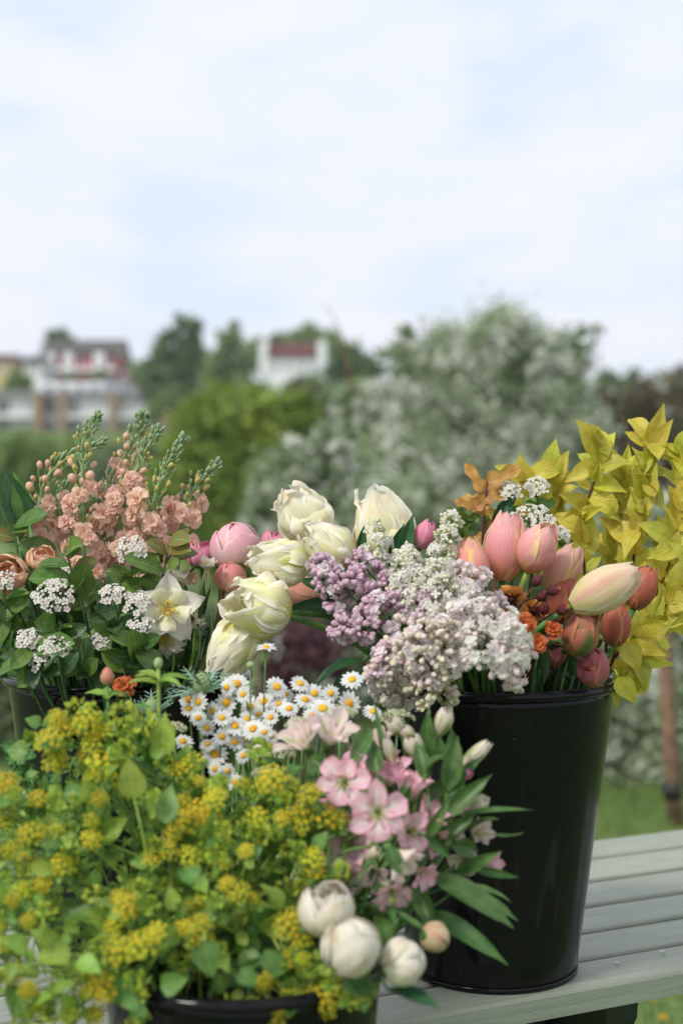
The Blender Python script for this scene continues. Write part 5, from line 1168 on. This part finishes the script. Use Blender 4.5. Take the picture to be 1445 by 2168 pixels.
# ------------------------------------------------------------------ bupleurum
def umbel_mesh(n, R, orange):
    mb = MB()
    for k in range(6):
        a = 2*PI*k/6+U(-.3, .3); z = Vector((math.cos(a), math.sin(a), U(.05, .5)))
        mb.add(blade(R*U(.75, 1.05), R*.55, 'ovate', 4, 3, U(.2, .6), .1, 0, 0, .05, k), frame((0, 0, -R*.35), z, (0, 0, 1)), 1)
    for i in range(n):
        rr = math.sqrt((i+.5)/n); a = i*2.39996; q = Vector((math.cos(a)*rr, math.sin(a)*rr, .55*(1-rr*rr)))
        p = q*R*.85+rv()*R*.06; dr = (q+Vector((0, 0, .7))).normalized()
        mi = 2 if random.random() < orange else 0
        for j in range(6):
            aa = 2*PI*j/6; mb.add(blade(R*.17, R*.12, 'ovate', 2, 1, .6), frame(p, (Vector((math.cos(aa), math.sin(aa), .6)) @ frame((0, 0, 0), dr).to_3x3().transposed()), dr), mi)
        mb.add(ball(R*.055, R*.055, R*.05, 5, 4, tuple(p+dr*R*.03)), None, mi)
        for j in range(3):
            aa = 2*PI*j/3+i; mb.add(blade(R*.24, R*.13, 'ovate', 2, 1, .3), frame(p-dr*R*.05, dr*.35+Vector((math.cos(aa), math.sin(aa), 0)), dr), 1)
        if i % 2 == 0: mb.add(tube([(0, 0, -R*.5), tuple(p)], R*.02, 3), None, 1)
    return mb.mesh('flower_head', [MP_buf, MP_bug, MP_buo])
UY = [umbel_mesh(22, .0105, .12) for _ in range(3)]; UO = [umbel_mesh(24, .0105, .4) for _ in range(2)]
def umg(): 
    mb = MB()
    for k in range(34):
        q = rv(); q.z = abs(q.z)*.8; mb.add(blade(.006*U(.7, 1.1), .0034, 'ovate', 3, 2, .5), frame(q*.006, q+rv()*.5, rv()), 0)
    return mb.mesh('flower_head', [MP_bug])
UG = [umg() for _ in range(2)]
LBu = leaves_cache(ML_bup, .026, .020, 'ovate', 3, nu=7, bend=.4, cup=.12)+leaves_cache(ML_bup, .019, .013, 'ellip', 4, nu=7)+leaves_cache(ML_bupd, .025, .022, 'ovate', 4, nu=7)
BU = [
 ('bupleurum stem with the highest yellow umbels beside the left bucket', [(123, 1522, 24, 'o'), (105, 1566, 32, 'y'), (165, 1505, 26, 'g'), (140, 1545, 22, 'y')]),
 ('bupleurum stem with orange tinged umbels right of the highest ones', [(188, 1532, 34, 'o'), (212, 1550, 26, 'o'), (195, 1570, 26, 'y'), (195, 1508, 20, 'g')]),
 ('bupleurum stem with lime green heads under the seed head', [(262, 1510, 26, 'g'), (300, 1530, 28, 'g'), (250, 1545, 24, 'g'), (325, 1555, 26, 'g')]),
 ('bupleurum stem with a broad yellow umbel left of the round upright leaf', [(222, 1625, 44, 'y'), (205, 1650, 28, 'o'), (118, 1612, 30, 'y'), (260, 1590, 24, 'g')]),
 ('bupleurum stem with an orange yellow head cut by the left edge', [(14, 1662, 34, 'o'), (-8, 1690, 26, 'y'), (10, 1740, 20, 'y')]),
 ('bupleurum stem with small heads in the left third', [(80, 1690, 24, 'y'), (150, 1700, 20, 'g'), (200, 1705, 20, 'g'), (195, 1776, 24, 'y')]),
 ('bupleurum stem with orange yellow umbels low on the left', [(60, 1765, 30, 'y'), (100, 1770, 24, 'o'), (52, 1822, 26, 'y'), (135, 1830, 34, 'o')]),
 ('bupleurum stem with faded orange heads at the left edge', [(20, 1800, 22, 'y'), (50, 1885, 26, 'y'), (90, 1872, 22, 'o'), (30, 1935, 24, 'o')]),
 ('bupleurum stem with long yellow umbels in the centre', [(395, 1735, 36, 'y'), (428, 1722, 38, 'o'), (370, 1765, 26, 'o'), (455, 1690, 28, 'o')]),
 ('bupleurum stem with bright umbels just under the daisies', [(400, 1625, 30, 'y'), (372, 1637, 24, 'o'), (460, 1670, 26, 'g'), (345, 1625, 22, 'g')]),
 ('bupleurum stem with the orange topped umbel under the fine white umbels', [(575, 1650, 36, 'o'), (545, 1600, 28, 'g'), (600, 1670, 26, 'g'), (545, 1680, 22, 'g')]),
 ('bupleurum stem with yellow umbels in the right centre', [(545, 1730, 30, 'y'), (610, 1720, 26, 'y'), (640, 1745, 26, 'y'), (560, 1770, 22, 'g')]),
 ('bupleurum stem with deep yellow umbels against the pink alstroemeria', [(655, 1680, 30, 'y'), (690, 1725, 36, 'o'), (650, 1715, 28, 'o'), (715, 1735, 24, 'o')]),
 ('bupleurum stem with a tall yellow head above the ivory peonies', [(662, 1815, 28, 'y'), (668, 1845, 24, 'o'), (697, 1860, 26, 'y'), (610, 1800, 20, 'g')]),
 ('bupleurum stem with lime yellow heads in the middle', [(352, 1800, 24, 'y'), (400, 1812, 30, 'y'), (322, 1815, 22, 'y'), (455, 1810, 20, 'g')]),
 ('bupleurum stem with shaded heads deep in the middle', [(505, 1890, 28, 'y'), (480, 1870, 20, 'o'), (430, 1905, 20, 'y'), (520, 1800, 20, 'o')]),
 ('bupleurum stem with a bright yellow head low left of centre', [(270, 1918, 34, 'o'), (250, 1900, 22, 'y'), (240, 1960, 24, 'o'), (300, 1880, 20, 'g')]),
 ('bupleurum stem with twin orange yellow umbels low on the left', [(245, 2015, 38, 'y'), (300, 2000, 40, 'o'), (330, 1975, 26, 'y'), (215, 2045, 24, 'g')]),
 ('bupleurum stem with a bright umbel over the rim of the low bucket', [(215, 2095, 36, 'o'), (285, 2075, 24, 'g'), (180, 2100, 20, 'y'), (200, 2150, 22, 'o')]),
 ('bupleurum stem with yellow heads in the lower centre', [(425, 1955, 28, 'y'), (430, 1990, 26, 'o'), (390, 1965, 24, 'y'), (380, 2040, 22, 'g')]),
 ('bupleurum stem with the big yellow head left of the ivory peonies', [(615, 1955, 38, 'o'), (640, 1985, 28, 'y'), (625, 2030, 28, 'y'), (670, 2040, 22, 'g')]),
 ('bupleurum stem with a pale yellow head hanging at the bottom', [(695, 2108, 36, 'o'), (700, 2080, 22, 'g'), (690, 2135, 24, 'y')]),
 ('bupleurum stem hanging at the bottom centre', [(615, 2120, 30, 'y'), (580, 2155, 34, 'y'), (560, 2080, 24, 'o'), (530, 2130, 20, 'g')]),
 ('bupleurum stem trailing over the pale boards at the lower left', [(30, 2060, 24, 'y'), (60, 2095, 22, 'o'), (75, 2125, 20, 'y'), (85, 2150, 18, 'g')]),
 ('bupleurum stem with small heads at the lower left edge', [(-5, 1960, 22, 'y'), (10, 2000, 20, 'y'), (60, 1950, 20, 'o')])]
for i, (lab, heads) in enumerate(BU):
    hx = sum(h_[0] for h_ in heads)/len(heads); hy = sum(h_[1] for h_ in heads)/len(heads)
    d = 1.30-.13*max(0, min(1, (hy-1520)/550))-(.02 if hx < 500 else .0)
    node = P(hx+(512-hx)*.18, hy+65 if hy < 1950 else hy+5, d+.02)
    if hy > 1980: node = P(hx+(470-hx)*.35, hy-45, d+.03)
    pts, ft = stem_pts(node, (hx-512, 0, 120) if hy < 1980 else (hx-512, -60, 60), B3)
    t = thing('bupleurum_stem', lab, 'flower', ft, 'yellow green bupleurum stems in the low bucket'); mb = MB().add(tube(pts, .0016, 6))
    heads = heads+[(hx+U(-85, 85), hy+U(-45 if hy > 1580 else 10, 70), U(15, 22), random.choice('gggy')) for _ in range(4)]
    for (x, y, r, kd) in heads:
        hp = P(x, y, d+U(-.015, .015)); R = r/F*d
        ax = Vector((U(-.5, .5), U(-1, -.3), U(.3, 1.1)))
        if hy > 2040: ax = Vector((U(-.5, .5), -1, U(-.3, .4)))
        mb.add(tube(bez(node, node+(hp-node)*.3+Vector((0, 0, .008)), hp-ax.normalized()*.02, hp-ax.normalized()*R*.4, 6), .0009, 5))
        me = random.choice({'y': UY, 'o': UO, 'g': UG}[kd])
        if 330 < x < 620 and y < 1640 and d < 1.4: hp.y += .02
        part('flower_head', me, t, frame(hp, ax, None, R/.0105*(1.18 if kd != 'g' else 1.2), U(0, 6)))
        for q in range(3):
            part('leaf', random.choice(LBu), t, frame(hp-ax.normalized()*R*U(.4, 1.1), (rv()+Vector((0, -.3, -.1))), Vector((0, -.8, .6))+rv()*.4, U(.4, .8)))
    part('stem', mb.mesh('stem', M_stemy), t)
    for q in range(12):
        k = random.randrange(0, 5); p = pts[k]+rv()*.006
        if q > 5 and hy < 1600 and hx < 360 and q > 9: continue
        if q > 5: p = P(hx+U(-75, 75), hy+U(-40, 95) if hy < 2000 else hy+U(-80, 20), d+U(0, .05))
        part('leaf', random.choice(LBu), t, frame(p, (rv()*.8+Vector((0, -.2, .35))), Vector((0, -.8, .5))+rv()*.55, U(.55, 1.15)))
# leaves that stand out
t = thing('bupleurum_stem', 'bupleurum stalk carrying the big upright oval leaf in the upper centre', 'flower', foot(B3, P(280, 1700, 1.22)), 'yellow green bupleurum stems in the low bucket')
part('stem', MB().add(tube(stem_pts(P(285, 1690, 1.2), (-.2, 0, 1), B3, ft=Vector((-.12, 1.26, .62)))[0], .001, 6)).mesh('stem', M_stemy), t)
leafpart(t, B3, (285, 1690), (272, 1602), 62, 1.19, 0, ML_bup, bend=.3, prof='ovate'); leafpart(t, B3, (345, 1600), (350, 1508), 52, 1.27, 0, ML_bup, bend=.3); leafpart(t, B3, (350, 1745), (362, 1660), 50, 1.2, .02, ML_bupd, bend=.3)
t = thing('bupleurum_stem', 'trailing bupleurum stalk with round leaves over the lower left boards', 'flower', foot(B3, P(200, 2020, 1.15)), 'yellow green bupleurum stems in the low bucket')
part('stem', MB().add(tube(bez(t.location, P(330, 1990, 1.16), P(170, 2030, 1.15), P(-20, 2055, 1.14), 12), .0016, 6)).add(tube(bez(P(190, 2025, 1.15), P(120, 2010, 1.14), P(60, 2040, 1.14), P(10, 2085, 1.13), 8), .0011, 5)).mesh('stem', M_stemy), t)
for b_, tp_, wd_ in (((150, 2020), (75, 2030), 58), ((60, 2010), (0, 1990), 46), ((165, 2030), (215, 2062), 44), ((115, 2095), (160, 2085), 34), ((75, 2120), (112, 2110), 34), ((30, 2040), (20, 2080), 30), ((110, 2000), (90, 1960), 40)):
    leafpart(t, B3, b_, tp_, wd_, 1.14, -.01, ML_bup, bend=.5, face=(0, -.7, .7))
t = thing('bupleurum_stem', 'bupleurum stalk with a blue green round leaf low in the centre', 'flower', foot(B3, P(450, 2000, 1.14)), 'yellow green bupleurum stems in the low bucket')
part('stem', MB().add(tube(stem_pts(P(430, 2000, 1.14), (0, -1, .5), B3, ft=t.location)[0], .0014, 6)).mesh('stem', M_stemy), t)
for b_, tp_, wd_ in (((430, 1990), (450, 2070), 66), ((400, 1835), (405, 1875), 50), ((340, 2090), (400, 2070), 50), ((290, 2110), (255, 2130), 46), ((560, 2010), (590, 2070), 44), ((510, 2050), (540, 2090), 44)):
    leafpart(t, B3, b_, tp_, wd_, 1.13, -.005, ML_bupd, bend=.3, face=(0, -1, .3))

# ------------------------------------------------------------------ alstroemeria
def alstro(label, c, rpx, d, axis, mat, opening=.75, group='alstroemeria in the low bucket', roll=0, leaves=(), np_=6, mat2=None):
    rpx *= (1.12 if opening > .5 else 1.3); cc = P(*c, d); R = rpx/F*d; ax = Vector(axis).normalized(); base = cc-ax*R*(.9 if opening < .5 else .35)
    pts, ft = stem_pts(base, ax+Vector((0, 0, .5)), B3); t = thing('alstroemeria', label, 'flower', ft, group); M = frame(base, ax, (0, 0, 1), 1, roll)
    for k in range(np_):
        outer = k % 2 == 0; a = 2*PI*k/np_+U(-.1, .1)
        e = PI/2-opening*1.15+U(-.08, .08)
        z = Vector((math.cos(a)*math.cos(e), math.sin(a)*math.cos(e), math.sin(e)))
        part('petal', MB().add(blade(R*(1.25 if opening < .5 else 1.1)*U(.82, 1.14), R*((1.05 if outer else .66) if opening > .5 else .62), 'spoon' if outer else 'ellip', 9, 6, opening*.8, .16 if opening > .5 else .3, .05, 0, .09, random.random())).mesh('petal', mat if outer else (mat2 or mat)), t, M @ frame(Vector((math.cos(a), math.sin(a), 0))*R*.05, z, (0, 0, 1) if opening > .2 else (-math.cos(a), -math.sin(a), .1)))
    if opening > .5:
        mb = MB()
        for k in range(6):
            q = (rv()*.3+Vector((0, -.1, 1))).normalized()*R*.6; mb.add(tube([(0, 0, 0), tuple(q*.6), tuple(q)], .0004, 4)); mb.add(ball(.0011, .0011, .0018, 6, 4, tuple(q)))
        part('stamens', mb.mesh('stamens', M_stemy), t, M)
    part('ovary', MB().add(lathe([(.0012, -R*.3), (R*.13, -R*.2), (R*.16, -R*.02), (R*.1, R*.08)], 8, .08, 6)).mesh('ovary', M_stem), t, M)
    part('stem', MB().add(tube(pts, .0013, 6)).mesh('stem', M_stem), t)
    for (b_, tp_, wd_, dt_, kw) in leaves: leafpart(t, B3, b_, tp_, wd_, d-.01, dt_, ML_als, prof='lance', **kw)
    return t
def albud(label, base, tip, wpx, d, mat, leaves=()):
    pb = P(*base, d); pt = P(*tip, d-.01); ax = pt-pb; H = ax.length; R = wpx/F*d/2
    pts, ft = stem_pts(pb, ax+Vector((0, 0, ax.length)), B3); t = thing('alstroemeria_bud', label, 'flower bud', ft, 'alstroemeria buds in the low bucket'); M = frame(pb, ax, (0, -1, 0), 1, U(0, 6))
    for k in range(6):
        g = shell(H*U(.93, 1.04), R, lambda u: math.sin(PI*(.06+.80*u**1.25))**.9, lambda u: .98*math.sqrt(max(0, 1-u**5))+.02, 9, 6, off=-.02*k, ruf=.02, seed=k, tipout=U(0, .4))
        part('petal', MB().add(g).mesh('petal', mat), t, M @ Matrix.Rotation(k*2.094+(0 if k < 3 else 1.05), 4, 'Z'))
    part('stem', MB().add(tube(pts, .0013, 6)).mesh('stem', M_stem), t)
    for (b_, tp_, wd_, dt_, kw) in leaves: leafpart(t, B3, b_, tp_, wd_, d-.005, dt_, ML_als, prof='lance', **kw)
def more_als():
    for a in (('pink alstroemeria squeezed between the two upper open ones', (745, 1630), 38, 1.275, (-.3, -.7, .8), MP_als, .55, 1.7),
     ('pink alstroemeria trumpet standing right of the upper open ones', (830, 1625), 42, 1.28, (.1, -.5, 1), MP_als, .4, .4),
     ('blush alstroemeria trumpet tipping right behind the slender pink ones', (900, 1670), 42, 1.29, (.5, -.5, .7), MP_alsc, .4, 1.1),
     ('pale pink alstroemeria filling the gap right of the largest one', (868, 1760), 42, 1.25, (.3, -.9, .2), MP_als, .6, .9),
     ('dull pink alstroemeria close under the upper left one', (705, 1735), 44, 1.28, (-.4, -.9, .1), MP_als, .65, .1),
     ('blush alstroemeria low beside the shaded pair', (790, 1850), 36, 1.25, (.1, -.9, -.4), MP_alsc, .5, .7),
     ('pink alstroemeria trumpet close above the far right leaves', (965, 1700), 32, 1.285, (.6, -.6, .6), MP_als, .4, .5),
     ('blush alstroemeria trumpet under the cream bud pointing right', (955, 1760), 32, 1.28, (.6, -.8, .0), MP_alsc, .45, .5),
     ('pink alstroemeria trumpet rising left of the bud group', (815, 1600), 36, 1.295, (-.1, -.5, 1), MP_als, .4, 1.5),
     ('pink alstroemeria at the right foot of the hanging trumpet', (895, 1850), 34, 1.255, (.5, -.8, -.3), MP_als, .5, 1.3),
     ('creamy alstroemeria trumpet above the greenish bud group', (795, 1560), 38, 1.31, (-.1, -.5, 1), MP_alsc, .4, .2)):
        alstro(*a[:7], roll=a[7])
k0 = dict(bend=.4, fold=.3); k1 = dict(bend=.9, face=(.2, -.4, 1)); k2 = dict(bend=-.4, twist=.6)
alstro('wide open pink alstroemeria facing forward, the largest', (800, 1722), 57, 1.22, (.05, -1, .12), MP_als, .84, roll=.52)
alstro('pink alstroemeria above and left of the largest one', (725, 1655), 50, 1.26, (-.2, -1, .3), MP_als, .8, roll=.2)
alstro('pink alstroemeria behind the upper left of the largest one', (765, 1618), 40, 1.29, (.1, -1, .4), MP_als, .75, roll=.9)
alstro('slender pink alstroemeria seen from the side right of the centre', (868, 1650), 52, 1.27, (.15, -.4, 1), MP_als, .35, roll=.3, leaves=[((845, 1720), (858, 1650), 24, 0, k0)])
alstro('slender pink alstroemeria with narrow upright petals', (915, 1720), 46, 1.26, (.6, -.4, .8), MP_als, .35, roll=.3, leaves=[((900, 1780), (952, 1690), 26, 0, k0)])
alstro('mauve pink alstroemeria low between the side facing ones', (925, 1785), 38, 1.26, (.8, -.7, -.2), MP_als, .4, roll=1., leaves=[((880, 1760), (960, 1822), 20, 0, k0)])
alstro('cream and pink alstroemeria trumpet hanging under the largest one', (862, 1836), 50, 1.21, (.65, -.5, -.55), MP_alsc, .45, roll=.6, leaves=[((820, 1790), (850, 1855), 36, -.01, k0)])
alstro('dull pink alstroemeria in shade left of the hanging trumpet', (738, 1790), 56, 1.27, (-.3, -1, .1), MP_als, .7, roll=1.4)
alstro('dull pink alstroemeria in shade above the ivory peonies', (740, 1860), 38, 1.26, (-.1, -1, -.2), MP_als, .7, roll=1.)
alstro('pink alstroemeria petals low under the hanging trumpet', (830, 1895), 42, 1.23, (.1, -.8, -.6), MP_als, .7, roll=.3)
alstro('pale blush alstroemeria behind the daisies on the left', (640, 1570), 52, 1.30, (-.5, -.5, .8), MP_alsc, .5, roll=.3)
alstro('pale blush alstroemeria behind the daisies on the right', (700, 1560), 54, 1.31, (.2, -.5, .9), MP_alsc, .5, roll=.8)
alstro('small pink alstroemeria at the far right below the curling leaves', (1050, 1830), 34, 1.30, (.9, -.4, -.1), MP_als, .35, roll=.8, leaves=[((960, 1850), (1060, 1802), 30, -.02, k0), ((1000, 1840), (1096, 1858), 20, 0, k0)])
alstro('white alstroemeria half hidden by leaves left of the far right pink one', (985, 1820), 36, 1.29, (-.2, -.8, -.4), MP_alsc, .6, roll=.8)
alstro('small greenish pink alstroemeria above the far right one', (1020, 1762), 30, 1.30, (.4, -.8, .3), MP_alsc, .4, roll=.8, leaves=[((990, 1760), (1056, 1735), 24, 0, dict(bend=1.1, face=(0, -.3, 1))), ((1040, 1765), (1108, 1762), 14, 0, dict(bend=-.9, face=(0, -.3, 1)))])
albud('cream pink alstroemeria bud pointing right against the black bucket', (958, 1640), (1036, 1572), 34, 1.30, MP_alsb, [((930, 1680), (1022, 1600), 30, -.01, k0)])
albud('cream alstroemeria bud standing highest under the lilac', (924, 1565), (948, 1500), 40, 1.33, MP_alsb, [((900, 1620), (905, 1500), 36, 0, k0), ((960, 1640), (955, 1540), 36, .01, k0)])
albud('cream green alstroemeria bud in the middle of the bud group', (892, 1620), (866, 1556), 44, 1.31, MP_alsb, [((935, 1610), (930, 1560), 24, 0, k0)])
albud('pair side cream bud at the left of the bud group', (850, 1560), (826, 1520), 36, 1.32, MP_alsb)
albud('small cream bud between the left pair and the middle bud', (880, 1566), (850, 1540), 28, 1.31, MP_alsb)
albud('slim green alstroemeria bud under the slender pink ones', (840, 1650), (815, 1560), 26, 1.30, MP_alsb, [((830, 1680), (790, 1480), 16, .03, k0)])
albud('tiny green bud under the largest open alstroemeria', (780, 1818), (800, 1796), 24, 1.22, MP_alsb)
albud('tiny pink alstroemeria bud by the pointing bud', (965, 1650), (1000, 1634), 22, 1.29, MP_hot)
albud('small cream green bud among the right hand leaves', (985, 1720), (1030, 1690), 34, 1.30, MP_alsb)
more_als()
for lab, lv in (
 ('alstroemeria stalk with the longest leaf pointing right across the bucket', [((960, 1728), (1132, 1716), 22, .0, dict(bend=.3, face=(0, -.3, 1))), ((920, 1740), (1040, 1640), 40, 0, k0), ((900, 1800), (1010, 1720), 40, 0, k0)]),
 ('alstroemeria stalk with broad leaf sweeping down right', [((905, 1850), (1085, 1965), 60, -.03, dict(bend=.5, face=(.1, -.6, .8))), ((940, 1880), (1095, 1950), 40, -.02, dict(bend=.7, face=(.1, -.6, .8))), ((970, 1880), (1080, 1910), 22, 0, k1)]),
 ('alstroemeria stalk with the long low leaf ending in a pale tip', [((890, 1925), (1072, 2042), 42, -.04, dict(bend=.6, face=(.1, -.7, .7), twist=.4))]),
 ('alstroemeria stalk with leaves hanging over the ivory peonies', [((880, 1880), (920, 1980), 40, -.03, k0), ((800, 1900), (830, 2030), 40, -.06, dict(bend=.2)), ((810, 1850), (838, 1965), 30, -.05, k0), ((775, 1850), (800, 1890), 30, -.03, k0)]),
 ('alstroemeria stalk with curled leaves beside the hanging trumpet', [((790, 1800), (765, 1880), 30, -.02, dict(bend=.6)), ((765, 1870), (820, 1880), 18, -.02, dict(bend=-.5)), ((850, 1740), (905, 1735), 34, -.02, k1), ((850, 1720), (870, 1660), 22, -.02, k0)]),
 ('alstroemeria stalk with broad dark leaves by the bud group', [((945, 1680), (968, 1560), 46, .01, k0), ((905, 1660), (880, 1570), 36, .02, k0), ((940, 1700), (985, 1620), 40, .01, k0), ((900, 1640), (940, 1600), 40, -.01, k1)]),
 ('alstroemeria stalk of shaded leaves behind the pink flowers', [((800, 1650), (780, 1560), 40, .03, k0), ((740, 1620), (790, 1540), 36, .03, k0), ((700, 1640), (650, 1600), 40, .02, k0), ((880, 1700), (960, 1650), 36, .03, k0), ((830, 1780), (900, 1830), 44, .03, k0), ((700, 1680), (740, 1700), 36, .02, k0), ((950, 1790), (1010, 1800), 40, .02, k0)]),
 ('low dark leaf spray hanging right under the ivory peonies', [((820, 2095), (935, 2140), 50, -.03, dict(bend=.4, face=(.1, -.3, 1))), ((735, 2060), (790, 2115), 66, -.02, dict(bend=.3, face=(0, -.8, .6)))])):
    p0 = P(*lv[0][0], 1.27 if 'low dark' not in lab else 1.18); ft = foot(B3, p0); t = thing('alstroemeria_stalk', lab, 'leaf stalk', ft, 'leafy stalks on the right of the low bucket')
    mb = MB()
    for (b_, tp_, wd_, dt_, kw) in lv:
        dd = 1.27 if 'low dark' not in lab else 1.16
        leafpart(t, B3, b_, tp_, wd_, dd, dt_, ML_als if random.random() < .75 else ML_tul, prof='lance', **kw)
        mb.add(tube(stem_pts(P(*b_, dd), P(*tp_, dd+dt_)-P(*b_, dd)+Vector((0, 0, .05)), B3, ft=ft)[0], .0012, 5))
    part('stem', mb.mesh('stem', M_stem), t)
GI = 'ivory peony buds on the right of the low bucket'
peony('peony', 'largest ivory peony bud in front, with a tan mark', (745, 2004), 60, 1.13, (.25, -.7, .7), MP_peow, B3, GI, 8, sep=True, sepm=ML_arond, squash=1.08)
peony('peony', 'opening ivory peony bud behind the largest one', (692, 1922), 60, 1.18, (-.1, -.3, 1), MP_peow, B3, GI, 9, .25, sep=True, sepm=ML_aronb)
peony('peony', 'ivory peony bud on the right with dark red markings', (852, 2035), 48, 1.15, (.6, -.6, .3), MP_peow, B3, GI, 7, sep=True, sepm=ML_arond, squash=1.05)
peony('peony', 'smallest yellowish peony bud beside the long low leaf', (920, 1985), 32, 1.22, (.5, -.3, -.3), petal_mat('greenish peach bud', 'b8b078', 'd8c49c', 'e2c8a4', 'dcb090'), B3, GI, 6, sep=True, sepm=ML_als)
